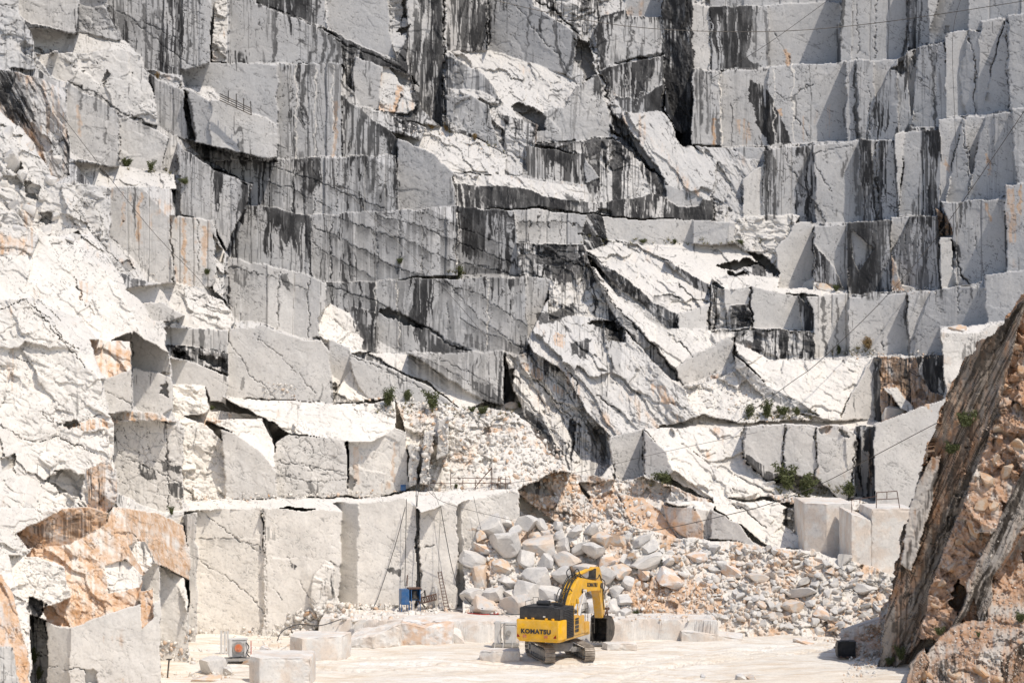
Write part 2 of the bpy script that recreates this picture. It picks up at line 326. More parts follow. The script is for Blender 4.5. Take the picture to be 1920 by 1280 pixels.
CL='''
== upper
K st=.35 t=8 | -200,-120 2120,-120 2120,300 -200,300
K st=.3 | -200,300 2120,300 2120,700 -200,700
K st=.1 tn=.7 | -200,700 2120,700 2120,950 -200,950
K st=.05 tn=.8 | -200,950 2120,950 2120,1400 -200,1400
# ---- top left
C az=8 st=.18 tn=.6 r=.25 | -200,-120 145,-120 145,0 150,20 145,65 60,45 35,30 30,-120
K az=-12 t=6 st=.3 tn=.35 r=.5 | 150,-120 205,-120 203,20 228,80 150,70
C st=.5 tn=.3 co=34 az=-4 | 200,-120 400,-120 395,120 340,140 275,130 235,90 205,20
C st=.3 tn=.5 | 395,-120 432,-120 430,120 396,122
K st=.1 tn=.8 t=20 | 402,5 428,0 427,118 398,118
S t=50 r=.6 | 55,52 150,62 232,78 264,102 277,160 230,112 140,106 98,106 65,98
K st=.35 az=5 | -200,-120 33,-120 36,30 60,60 66,130 -200,120
K st=.1 t=8 oc=.1 tn=.5 r=.6 | 75,108 108,96 140,150 100,150 66,125
C az=8 t=6 r=.45 st=.06 tn=.75 | 68,102 140,100 215,93 265,100 277,150 292,185 295,238 240,222 200,205 125,158 95,140
C az=2 t=1 r=.2 st=.2 tn=.6 | 125,155 215,205 226,230 222,314 128,298
C az=8 t=3 r=.3 st=.08 tn=.7 | 222,222 240,222 315,255 305,325 225,314
K az=10 t=4 st=.46 tn=.55 oc=.5 an=62 sx=3 r=.7 | -200,110 0,128 80,148 125,168 130,330 105,342 60,262 0,205 -200,150
C az=-14 st=.3 tn=.3 co=25 | 278,138 345,165 350,268 295,238 290,180
K t=30 oc=.25 tn=.5 st=.15 | 275,133 340,140 350,168 345,170 280,142
C az=-6 t=0 st=.12 tn=.35 | 340,128 395,120 480,118 522,124 522,236 470,215 415,192 350,165
S t=55 tn=.8 | 348,164 395,163 418,184 400,196 365,172
C az=-14 st=.12 tn=.4 D=229 | 350,167 395,190 395,275 364,268
C az=10 t=2 st=.15 tn=.65 D=229 | 394,190 418,184 470,212 522,232 522,302 470,290 394,275
C az=-4 st=.45 tn=.3 co=34 | 520,122 640,119 641,292 520,300
C az=-3 st=.4 tn=.25 | 430,-120 480,8 560,35 640,75 655,150 642,120 520,120 480,118 430,120
C st=.85 tn=.4 co=0 | 478,-120 612,-120 612,55 560,32 480,8
C az=-2 st=.06 tn=.22 co=0 | 615,-120 722,-120 730,60 742,112 690,95 615,55
K st=.75 an=35 t=10 sx=2 | 600,48 690,92 760,128 790,170 780,215 700,205 650,160 640,75
C az=0 st=.1 tn=.5 | 667,105 722,130 712,206 672,200 660,150
K t=25 tn=.7 oc=.5 st=.15 r=.5 | 715,125 765,140 786,190 765,215 708,205
K st=.5 | 725,-120 760,-120 765,60 745,110 728,60
C st=.9 tn=.7 co=0 r=.2 | 757,-120 830,-120 830,242 790,205 765,120
C st=.97 tn=.7 r=.2 az=5 | 836,-120 915,-120 913,96 838,96
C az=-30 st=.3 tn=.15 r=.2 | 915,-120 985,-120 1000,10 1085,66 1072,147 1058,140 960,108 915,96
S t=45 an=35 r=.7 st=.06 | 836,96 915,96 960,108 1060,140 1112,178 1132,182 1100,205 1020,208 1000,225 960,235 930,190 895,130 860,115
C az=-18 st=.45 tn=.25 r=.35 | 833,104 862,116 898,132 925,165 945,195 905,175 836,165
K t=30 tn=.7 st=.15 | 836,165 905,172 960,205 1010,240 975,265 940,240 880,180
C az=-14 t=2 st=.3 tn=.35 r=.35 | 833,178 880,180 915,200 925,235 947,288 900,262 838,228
C az=3 t=2 st=.35 tn=.55 r=.25 | 1013,210 1060,200 1085,160 1122,140 1140,215 1146,258 1007,273
K st=.6 t=20 | 945,215 1010,235 1005,275 990,330 950,300
S t=45 an=28 r=.7 st=.03 tn=.8 | 735,222 830,240 900,264 948,290 948,330 850,322 800,282 742,262
K t=30 r=1 st=.35 an=25 | 690,205 740,220 800,240 790,262 735,250 700,225
C az=-14 t=0 st=.15 tn=.2 r=.2 | 745,262 800,282 850,322 852,392 748,395
C st=.65 az=-2 tn=.45 co=0 | 641,180 700,225 735,250 745,262 745,292 641,293
K st=.5 t=12 | 395,295 470,292 450,385 400,330
K st=.3 t=18 | 345,262 470,290 520,300 520,305 430,310 380,300
C st=.42 tn=.35 co=38 az=-2 | 402,303 520,300 742,291 748,395 590,405 460,385 470,345 402,308
S t=40 d=-1.5 st=.1 r=.6 an=40 | 850,326 960,330 1095,352 1099,388 1040,374 1000,358 940,351 855,347
C t=10 d=-1.5 st=.8 tn=.75 r=.3 | 852,346 940,350 1000,357 1040,374 1110,378 1230,362 1337,372 1337,414 1180,408 1040,390 855,390
C st=.75 tn=.6 | 985,275 1097,290 1098,345 990,332
K t=24 st=.45 r=.5 an=40 tn=.7 | 1000,272 1150,262 1190,280 1250,345 1340,375 1230,366 1110,380 1098,345 1097,290
C az=-15 st=.1 tn=.3 | 1096,295 1125,335 1096,342
C az=0 t=4 st=.15 tn=.5 | 1245,345 1330,362 1310,385 1270,388 1248,370
# ---- centre top
K st=.6 t=10 tn=.6 | 985,-120 1110,-120 1125,30 1120,60 1090,70 1000,10
C st=.5 tn=.55 r=.2 az=3 t=2 | 1115,62 1130,28 1170,20 1246,32 1244,104 1200,108 1150,122 1128,132
C st=.2 tn=.2 oc=.35 | 1160,-120 1245,-120 1250,32 1176,30
C st=.65 tn=.6 r=.2 | 1128,134 1155,124 1243,106 1241,160 1200,186 1158,185 1140,160
C st=.8 tn=.4 | 1155,182 1200,186 1241,160 1240,210 1165,214
K st=.1 t=26 an=52 sx=3 tn=.6 oc=.15 r=.6 | 1163,213 1240,208 1275,250 1290,272 1345,292 1378,345 1335,378 1250,345 1195,285
K st=.92 az=-20 t=0 r=.7 an=80 sx=3 | 1243,-120 1300,-120 1300,130 1300,272 1280,278 1243,205
C az=-20 st=.15 tn=.2 | 1245,165 1262,210 1280,252 1266,248 1246,205
C az=8 t=3 st=.15 tn=.75 | 1297,8 1331,14 1331,130 1297,128
C az=-2 st=.55 tn=.6 r=.15 D=251 | 1298,130 1351,134 1351,272 1298,273
K t=18 st=.35 oc=.3 an=60 sx=3 r=.6 | 1305,275 1372,278 1432,305 1432,402 1390,408 1335,370 1345,300
C az=22 t=2 st=.15 tn=.7 | 1392,335 1432,306 1432,404 1392,412
C st=.1 tn=.4 | 1376,276 1432,276 1432,304 1398,300
# ---- right wall, top row
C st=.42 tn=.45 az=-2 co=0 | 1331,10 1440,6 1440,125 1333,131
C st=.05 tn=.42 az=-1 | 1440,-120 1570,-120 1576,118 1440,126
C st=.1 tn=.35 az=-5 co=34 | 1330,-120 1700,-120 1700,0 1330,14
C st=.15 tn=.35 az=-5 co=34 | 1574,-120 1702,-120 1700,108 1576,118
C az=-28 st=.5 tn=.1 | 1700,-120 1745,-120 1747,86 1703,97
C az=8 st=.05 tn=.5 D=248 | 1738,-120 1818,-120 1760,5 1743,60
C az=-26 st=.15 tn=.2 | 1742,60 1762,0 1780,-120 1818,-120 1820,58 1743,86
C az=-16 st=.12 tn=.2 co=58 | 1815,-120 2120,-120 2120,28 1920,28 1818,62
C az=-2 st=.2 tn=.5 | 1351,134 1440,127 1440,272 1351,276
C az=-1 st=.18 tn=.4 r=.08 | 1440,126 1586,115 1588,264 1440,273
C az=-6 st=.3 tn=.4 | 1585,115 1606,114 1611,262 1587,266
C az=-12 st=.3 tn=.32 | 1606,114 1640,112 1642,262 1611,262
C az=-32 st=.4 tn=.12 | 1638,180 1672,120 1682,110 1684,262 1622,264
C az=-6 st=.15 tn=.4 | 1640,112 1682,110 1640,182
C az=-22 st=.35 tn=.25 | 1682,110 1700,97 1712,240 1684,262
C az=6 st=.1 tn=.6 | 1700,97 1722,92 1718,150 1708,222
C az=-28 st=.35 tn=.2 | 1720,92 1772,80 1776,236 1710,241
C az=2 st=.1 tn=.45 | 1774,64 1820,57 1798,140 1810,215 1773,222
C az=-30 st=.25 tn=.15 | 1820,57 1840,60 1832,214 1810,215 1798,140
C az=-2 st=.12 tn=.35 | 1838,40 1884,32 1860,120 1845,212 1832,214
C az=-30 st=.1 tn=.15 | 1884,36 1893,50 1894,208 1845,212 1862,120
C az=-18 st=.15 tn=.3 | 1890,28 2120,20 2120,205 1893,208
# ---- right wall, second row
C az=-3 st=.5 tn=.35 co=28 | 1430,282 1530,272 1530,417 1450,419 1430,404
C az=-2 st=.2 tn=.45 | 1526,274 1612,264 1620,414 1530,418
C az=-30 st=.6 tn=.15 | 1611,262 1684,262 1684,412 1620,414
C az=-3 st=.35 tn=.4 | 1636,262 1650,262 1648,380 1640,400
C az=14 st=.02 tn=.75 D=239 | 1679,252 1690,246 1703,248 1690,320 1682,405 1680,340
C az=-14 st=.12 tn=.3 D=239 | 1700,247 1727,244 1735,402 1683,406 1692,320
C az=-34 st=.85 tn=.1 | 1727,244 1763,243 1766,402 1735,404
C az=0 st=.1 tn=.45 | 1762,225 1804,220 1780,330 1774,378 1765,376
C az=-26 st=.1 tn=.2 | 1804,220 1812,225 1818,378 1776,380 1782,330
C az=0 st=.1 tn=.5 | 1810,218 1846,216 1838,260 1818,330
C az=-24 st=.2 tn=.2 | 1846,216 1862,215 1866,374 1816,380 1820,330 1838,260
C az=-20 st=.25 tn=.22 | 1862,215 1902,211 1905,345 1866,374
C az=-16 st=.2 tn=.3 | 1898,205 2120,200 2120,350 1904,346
# third row
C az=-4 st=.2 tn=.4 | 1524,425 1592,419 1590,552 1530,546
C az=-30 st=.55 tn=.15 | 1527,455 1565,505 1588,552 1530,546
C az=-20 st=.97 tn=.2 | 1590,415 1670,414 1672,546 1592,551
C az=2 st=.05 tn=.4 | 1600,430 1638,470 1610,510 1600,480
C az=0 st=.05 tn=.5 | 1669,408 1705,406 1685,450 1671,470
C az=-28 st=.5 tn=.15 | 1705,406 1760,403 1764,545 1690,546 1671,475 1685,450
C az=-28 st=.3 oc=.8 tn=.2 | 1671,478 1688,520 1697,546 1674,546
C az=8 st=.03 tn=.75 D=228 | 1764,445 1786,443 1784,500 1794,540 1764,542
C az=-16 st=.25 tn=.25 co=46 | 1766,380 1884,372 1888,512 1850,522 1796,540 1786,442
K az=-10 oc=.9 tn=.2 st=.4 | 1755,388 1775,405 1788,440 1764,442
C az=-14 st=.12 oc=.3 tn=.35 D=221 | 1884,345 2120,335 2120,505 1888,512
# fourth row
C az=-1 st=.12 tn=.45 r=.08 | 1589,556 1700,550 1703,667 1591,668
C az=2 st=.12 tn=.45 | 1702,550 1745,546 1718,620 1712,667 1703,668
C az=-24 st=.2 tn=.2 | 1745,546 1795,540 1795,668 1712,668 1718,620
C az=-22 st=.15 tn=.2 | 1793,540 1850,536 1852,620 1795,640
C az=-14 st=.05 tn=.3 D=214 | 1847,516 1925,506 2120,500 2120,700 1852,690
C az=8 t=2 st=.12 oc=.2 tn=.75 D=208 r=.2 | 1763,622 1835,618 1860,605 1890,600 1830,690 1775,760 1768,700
S t=70 D=208 tn=.8 | 1765,614 1812,610 1885,600 1860,608 1835,622 1763,624
# lower right niche
K st=.4 oc=.9 tn=.2 az=-10 r=.9 an=50 | 1643,668 1690,672 1762,665 1768,770 1700,785 1640,790
C st=.5 az=-10 tn=.3 | 1715,668 1768,665 1768,740 1745,735 1725,700
C st=.9 az=-5 tn=.2 | 1633,672 1650,672 1652,790 1642,790
S t=30 an=35 tn=.5 | 1655,725 1680,728 1715,765 1710,775 1690,765
# ---- middle rows left/centre
C az=-3 st=.36 tn=.3 co=44 t=1 | 578,404 856,389 860,515 735,525 620,530 582,520
C az=-12 st=.42 tn=.22 D=240 | 856,389 965,395 972,515 860,515
C az=2 t=3 st=.2 tn=.6 co=38 | 964,392 1102,400 1100,462 970,456
K st=.7 t=16 an=5 sx=2 r=1.1 | 968,455 1102,460 1104,520 1030,528 972,516
C az=0 t=2 st=.5 tn=.35 co=44 | 452,382 582,404 584,520 432,486 415,450 400,385
C az=-2 st=.35 tn=.4 co=36 D=219 | 334,270 385,308 402,320 472,345 460,388 442,420 425,470 400,420 336,400
C az=4 st=.18 oc=.18 tn=.65 co=40 | 202,352 236,348 318,352 330,410 332,536 300,532 238,520 206,470
C az=8 st=.15 oc=.34 tn=.6 co=26 D=212 | 318,404 400,414 408,450 428,482 418,530 378,540 332,536 318,470
S t=62 tn=.85 r=.5 | 138,305 225,312 326,328 330,356 240,348 206,352 170,345
K t=12 az=8 st=.12 tn=.6 | 138,340 170,345 206,352 206,470 250,525 200,500 172,430 140,380
K st=.3 az=-10 t=4 | 328,330 338,330 340,400 330,410
K t=30 az=5 st=.25 an=45 | 400,440 430,482 432,600 440,600 425,560 400,540 405,500
S t=30 az=15 tn=.9 | 405,455 422,470 418,490 402,480
# row 525-660
C az=-3 st=.16 tn=.5 co=50 t=1 | 425,482 500,496 584,518 612,530 610,632 560,632 500,610 430,598
C az=-3 st=.40 tn=.27 co=0 t=0 | 612,530 735,526 980,519 1032,524 1020,580 988,640 986,660 700,662 655,650 612,580
C az=8 st=.35 tn=.4 | 982,519 1034,524 1022,580 988,642
S az=10 t=32 r=.4 tn=.95 | 595,600 618,570 660,590 672,615 692,658 640,662 598,642
C st=.4 tn=.3 az=-2 | 655,590 662,575 704,585 704,662 690,656 672,614
# row 660-755
C az=0 st=.02 tn=.5 r=.06 D=205 | 430,614 496,612 560,633 600,640 620,665 624,757 425,742
C az=-4 st=.05 tn=.4 | 616,638 655,650 662,668 660,700 645,722 620,705
S az=8 t=34 r=.4 tn=.95 | 655,695 672,705 698,748 620,757 640,720
C az=-5 st=.1 tn=.38 D=213 | 658,662 737,690 738,753 690,745 660,702
C az=-5 st=.12 tn=.38 D=213 | 737,690 800,722 855,760 738,755
S az=5 t=44 an=32 sx=3 r=.4 tn=.85 | 690,660 765,664 850,705 908,755 868,768 800,715 735,686
C az=-3 st=.32 tn=.35 D=218 | 762,662 945,660 943,757 908,753 835,708
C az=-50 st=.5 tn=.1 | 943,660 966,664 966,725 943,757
# left slopes
K az=15 t=18 r=.9 tn=.85 st=.05 an=40 | -200,190 0,203 60,262 105,342 140,350 172,430 236,540 200,480 130,440 60,450 -200,460
S az=20 t=30 r=.5 cr=.2 an=42 tn=.95 st=.01 oc=.05 | -200,440 60,448 130,440 176,440 236,538 300,602 318,640 320,700 245,625 188,645 150,600 60,560 -200,560
K az=15 t=20 r=.8 tn=.8 an=30 sx=1.6 st=.02 oc=.08 | -200,560 60,560 150,600 190,640 200,700 188,740 215,800 215,880 200,960 120,950 -200,960
K az=12 oc=.45 t=24 tn=.8 | -200,390 0,400 30,400 70,445 60,480 -200,470
K t=26 an=18 sx=2 st=.05 tn=.8 | 236,540 330,530 420,560 440,600 432,616 430,640 330,605 300,600
C az=-4 st=.12 tn=.5 | 265,568 300,565 348,590 320,605 285,600
C az=2 st=.08 tn=.5 co=40 | 305,615 430,620 428,662 380,655 312,645
K st=.6 t=10 oc=.15 | 312,645 380,653 428,662 427,700 370,680 320,668
C az=4 st=.1 tn=.55 | 320,672 370,680 427,705 425,760 395,750 385,725 325,722
C az=-6 st=.02 tn=.45 r=.1 | 248,622 275,640 318,662 320,700 280,698 248,690
S az=5 t=40 oc=.85 r=.7 tn=.8 | 168,636 245,640 247,695 210,715 190,700
C az=4 st=.08 tn=.55 | 190,712 247,696 248,772 202,772
C az=2 st=.08 tn=.5 | 250,690 300,700 324,710 322,764 305,778 250,768
K az=8 t=25 tn=.95 st=.03 | 325,720 384,724 392,762 372,805 340,800 324,770
K oc=.6 t=25 | 236,770 305,775 330,790 212,792 200,775
C az=-2 st=.22 tn=.6 r=.3 cr=.7 D=180 | 212,792 295,788 342,800 342,955 302,962 222,925 215,870
K az=8 t=22 tn=.9 st=.02 | 342,800 378,790 425,830 422,938 342,942
S t=40 tn=.9 r=.5 az=6 oc=.35 | 345,778 420,770 500,778 512,830 480,850 420,800 380,790
C az=-6 st=.02 tn=.6 r=.2 D=188 | 418,806 440,812 490,845 522,890 522,932 424,936
S az=12 t=30 tn=.95 r=.5 D=190 ay=880 | 385,786 490,782 512,835 522,892 490,845 440,812
S t=48 tn=.9 r=.75 an=12 sx=3 D=192.6 ay=822 | 420,745 624,757 740,755 742,800 700,832 650,825 540,812 500,785
C az=2 st=.03 tn=.6 r=.3 cr=.6 D=192 | 514,832 540,814 650,824 655,928 520,933
C az=8 st=.05 oc=.15 tn=.7 r=.3 D=193.3 | 655,826 700,830 740,802 762,812 768,915 700,931 655,928
R t=42 r=1 oc=.25 tn=.8 st=.02 D=195 ay=915 ax=860 | 740,752 960,770 1040,830 1090,905 960,925 768,920 762,812
C az=-10 D=192 tn=.6 | 766,830 786,835 785,905 768,912
C az=-10 D=191 tn=.6 | 795,812 812,806 806,905 790,905
C az=-8 D=192 tn=.6 | 822,790 842,785 838,850 818,862
# ---- middle outcrop and ribs
K az=-5 t=22 an=52 sx=3.2 r=1.1 st=.4 oc=.12 tn=.75 | 945,662 1010,662 1060,690 1120,740 1180,800 1145,820 1145,870 1120,905 1085,900 1040,850 985,780 965,730
S az=0 t=32 an=50 sx=4 r=.75 st=.22 tn=.45 oc=.1 | 1000,660 985,640 1032,560 1060,590 1150,600 1262,715 1335,772 1240,800 1210,806 1145,822 1100,770 1060,700
K t=26 st=.55 tn=.75 an=40 r=1.1 | 1030,525 1100,476 1110,500 1152,565 1165,602 1060,592 1030,600
K st=.85 t=6 an=60 | 1100,400 1130,405 1145,452 1103,478 1088,440
K st=.5 t=20 oc=.2 an=50 | 1130,600 1165,600 1175,640 1140,640
S az=4 t=52 an=38 sx=2.4 r=.5 tn=.8 | 1100,472 1140,456 1195,460 1250,490 1275,504 1332,548 1330,570 1270,592 1222,566 1200,540 1147,505
C az=-26 t=-2 st=.5 tn=.4 r=.4 | 1102,476 1147,505 1200,540 1222,566 1270,590 1273,620 1247,614 1217,582 1193,562 1147,529
C az=10 t=2 st=.08 tn=.6 | 1270,590 1329,569 1326,622 1273,620
C az=-24 st=.3 tn=.35 | 1247,489 1272,497 1332,536 1332,562 1290,528
S az=4 t=56 an=20 r=.4 tn=.85 | 1193,458 1330,452 1405,463 1450,470 1425,490 1352,517 1332,537 1272,498 1250,488
K st=.35 oc=.15 t=8 | 1330,535 1357,542 1368,614 1330,622
C az=2 t=3 st=.12 tn=.6 | 1357,542 1410,534 1408,610 1368,616
K az=0 st=.8 t=10 oc=.3 | 1370,575 1408,570 1408,612 1370,616
S t=60 tn=.85 | 1332,520 1400,514 1450,520 1525,524 1590,546 1590,556 1440,548 1410,536 1360,542
C az=5 t=2 st=.12 tn=.6 | 1410,536 1442,546 1495,554 1503,622 1410,614
C az=-30 st=.5 tn=.15 | 1495,552 1527,582 1524,622 1503,620
C az=4 st=.1 tn=.65 co=26 | 1512,556 1590,551 1591,667 1525,670 1527,582
K st=.5 t=16 | 1378,622 1440,616 1525,624 1528,670 1440,674 1378,642
S t=45 az=2 an=45 sx=2.5 r=.55 tn=.8 | 1097,494 1117,504 1160,560 1220,600 1250,617 1350,618 1377,628 1297,670 1267,690 1247,667 1193,614 1153,574
C az=-18 t=1 st=.35 tn=.42 r=.35 | 1103,490 1153,574 1193,614 1247,667 1267,690 1272,714 1260,712 1200,650 1155,602
C az=14 t=0 st=.1 tn=.5 r=.2 | 1297,668 1377,627 1374,676 1327,710 1277,724 1268,706 1267,690
K oc=.3 t=25 st=.1 | 1327,712 1374,680 1380,670 1400,700 1350,730
R t=42 oc=.08 tn=.7 r=.9 | 1280,724 1330,715 1385,690 1430,735 1510,785 1400,795 1300,775
S az=3 t=44 an=30 r=.4 tn=.85 | 1377,640 1440,674 1634,672 1626,690 1582,760 1575,792 1540,782 1490,772 1440,722 1385,668
C az=-12 st=.1 tn=.45 r=.4 D=219 | 1377,665 1440,722 1535,778 1500,778 1430,740 1380,690
C az=28 t=2 st=.1 tn=.65 | 1634,672 1645,676 1642,792 1578,792 1584,760
K t=22 tn=.85 st=.12 an=15 r=.7 | 1378,408 1430,402 1500,404 1482,450 1458,470 1455,520 1400,470 1378,456
C az=18 t=1 st=.08 tn=.6 | 1457,468 1490,420 1520,415 1527,430 1526,542 1460,540
C az=0 t=2 st=.1 tn=.65 co=0 | 1130,405 1205,412 1300,412 1300,457 1205,459 1142,450
C az=-2 st=.02 tn=.45 D=241 | 1300,412 1366,414 1366,457 1300,457
C az=18 tn=.6 D=241 | 1366,414 1378,414 1378,457 1366,457
# ---- lower right bench
S t=76 az=0 tn=.8 oc=.15 | 1235,796 1400,792 1580,788 1645,788 1645,800 1395,803 1240,806
S t=42 az=0 oc=.3 an=30 tn=.85 | 1205,803 1395,800 1398,860 1440,905 1500,928 1330,938 1260,900
C az=-4 st=.04 tn=.5 D=206 | 1395,800 1470,797 1471,886 1440,905 1396,862
C az=-4 st=.04 tn=.5 D=205.5 | 1471,797 1529,797 1531,892 1471,890
C az=-3 st=.06 oc=.12 tn=.5 D=205 | 1530,797 1588,798 1606,815 1602,932 1575,937 1531,892
C az=30 st=.0 tn=.7 D=205 | 1582,797 1606,815 1604,850 1590,880
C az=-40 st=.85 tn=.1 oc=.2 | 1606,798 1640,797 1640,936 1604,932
C az=3 st=.2 tn=.5 | 1612,800 1632,798 1630,860 1622,930 1616,930
C az=2 st=.01 tn=.5 r=.06 D=203 | 1640,793 1700,773 1762,752 1780,740 1760,1000 1638,946
C az=8 t=0 st=.1 tn=.55 | 1143,820 1207,802 1206,893 1165,902 1150,880
C az=-22 st=.1 tn=.35 D=204 | 1207,805 1250,850 1262,885 1232,912 1206,893
S t=40 an=40 tn=.85 D=204 | 1207,803 1240,806 1330,870 1420,925 1340,940 1290,905 1262,885 1250,850
K t=30 oc=.42 an=48 sx=3 tn=.5 r=1 | 1040,880 1165,900 1206,893 1260,912 1335,940 1335,1012 1260,1010 1130,990 970,940 970,922
R t=36 oc=.45 r=1 | 1085,905 1206,895 1260,915 1240,950 1160,935 1100,935
S t=36 az=-4 oc=1.3 tn=.4 an=50 r=.3 | 1163,930 1205,932 1240,960 1272,1012 1240,1018 1180,978
C az=-24 oc=.8 tn=.3 st=.1 D=199 | 1240,945 1300,952 1320,980 1322,1014 1290,1010 1258,985
C az=20 tn=.65 D=199 | 1300,950 1336,958 1334,1008 1322,1014 1318,980
S t=38 tn=.85 D=199 an=40 | 1240,940 1300,935 1340,945 1336,960 1300,952
S az=3 t=38 tn=.85 an=30 D=198 | 1336,933 1400,940 1460,938 1505,985 1508,1028 1440,1025 1400,990 1340,955
C az=-20 tn=.4 st=.05 D=197.5 | 1332,955 1385,980 1412,1015 1440,1026 1332,1008
K az=-16 tn=.4 t=5 | 1468,955 1508,944 1510,1010 1468,985
R oc=.4 t=40 | 1440,925 1500,928 1600,938 1640,945 1700,950 1700,970 1500,945 1460,940
S az=-2 t=50 tn=.8 D=199 r=.3 | 972,930 1010,955 1070,985 1060,1000 1000,985 972,960
C az=-12 tn=.5 D=198 | 972,955 1000,975 1060,998 1060,1012 972,985
K oc=.5 t=30 tn=.7 | 965,920 1040,930 1110,985 1060,990 1010,955
# ---- lower wall
S t=80 tn=.9 r=.25 D=183.5 ay=955 | 345,940 530,933 700,931 770,920 968,918 975,926 858,946 790,962 755,938 672,945 640,960 540,948 497,962 365,962
C az=-2 t=1 tn=.85 st=.02 r=.09 D=183 | 345,958 492,950 497,1215 345,1215
C az=1 t=1.5 tn=.82 st=.02 r=.09 D=182.4 | 494,952 560,955 600,955 640,960 640,1110 600,1160 560,1215 494,1215
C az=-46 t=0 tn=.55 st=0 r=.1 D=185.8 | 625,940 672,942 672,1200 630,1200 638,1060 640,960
C az=3 t=1 tn=.8 st=.03 r=.08 D=184.9 | 672,940 756,932 780,955 782,1180 672,1180
C az=-40 st=.5 tn=.3 D=186.5 | 779,955 786,960 786,1180 779,1180
C az=4 t=1 tn=.8 st=.02 r=.08 D=185.2 | 785,962 815,955 840,940 858,944 860,1160 785,1160
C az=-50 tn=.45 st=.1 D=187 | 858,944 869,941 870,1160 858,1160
C az=4 t=1 tn=.75 st=.04 r=.2 D=187.3 | 868,942 960,920 974,926 972,975 905,985 870,1160
K az=8 t=6 tn=.9 r=.5 D=182 | 585,1075 610,1050 628,1062 628,1110 645,1150 600,1165 582,1130
# ---- lower left
K t=26 az=10 oc=.85 st=.02 an=40 sx=2.4 tn=.9 r=.6 | 212,950 300,965 342,985 356,1045 356,1090 300,1060 285,1100 265,1140 140,1180 90,1165 30,1060 60,1025 200,985
C az=-6 t=0 tn=.5 D=176 | 342,965 368,960 370,1230 352,1230 356,1050
K az=5 t=-6 oc=1.0 st=.15 tn=.2 r=.6 | 30,1000 118,952 165,950 205,960 200,985 130,1022 50,1026
K az=-10 t=8 oc=.55 st=.3 tn=.5 r=.6 | 165,880 205,860 222,905 212,950 200,962 165,950
K az=8 t=22 tn=.85 r=.5 st=.03 D=150.5 | 18,1042 70,1040 120,1062 132,1120 70,1142 30,1110
K az=8 t=26 tn=.9 r=.5 D=155.5 | 195,1062 235,1048 265,1078 262,1102 202,1112
K az=8 t=26 tn=.9 r=.4 D=158 | 240,1020 275,1015 290,1060 270,1075
C az=-3 tn=.5 t=2 st=.03 r=.15 D=162 | 265,1080 285,1058 302,1060 302,1320 265,1320
C az=-2 tn=.5 t=2 st=.02 r=.25 D=166 | 300,1062 330,1085 354,1150 356,1260 340,1320 300,1320
S t=30 tn=.85 D=165 | 300,1060 345,1085 354,1152 330,1100
K t=12 st=.5 tn=.4 D=154 | 55,1150 90,1165 90,1320 60,1320
C az=-34 tn=.5 st=.02 r=.08 D=150 | 88,1165 131,1180 131,1330 88,1330
C az=6 t=1 tn=.62 st=.02 r=.07 D=149.5 oc=.1 | 130,1180 200,1152 265,1130 300,1124 302,1330 130,1330
K oc=1.1 st=.02 t=30 D=150 tn=.3 | 263,1110 285,1100 286,1160 264,1180
K t=35 az=25 oc=1.05 st=.05 tn=.3 an=60 sx=2 D=140 mo=.4 | -200,1020 0,1075 22,1110 50,1220 64,1340 -200,1340
C az=-10 tn=.5 D=139 | -200,1215 22,1212 48,1330 -200,1330
# ---- rubble slope behind the excavator
R D=182 ax=1180 ay=1155 t=40 oc=.5 r=.8 tn=.7 | 872,1105 868,1050 905,982 975,972 1050,985 1150,975 1260,1005 1500,1030 1600,1050 1700,1090 1760,1330 1500,1330 1400,1230 860,1230
'''  # shaded faces and wedges carry low tn: part of their shade is painted
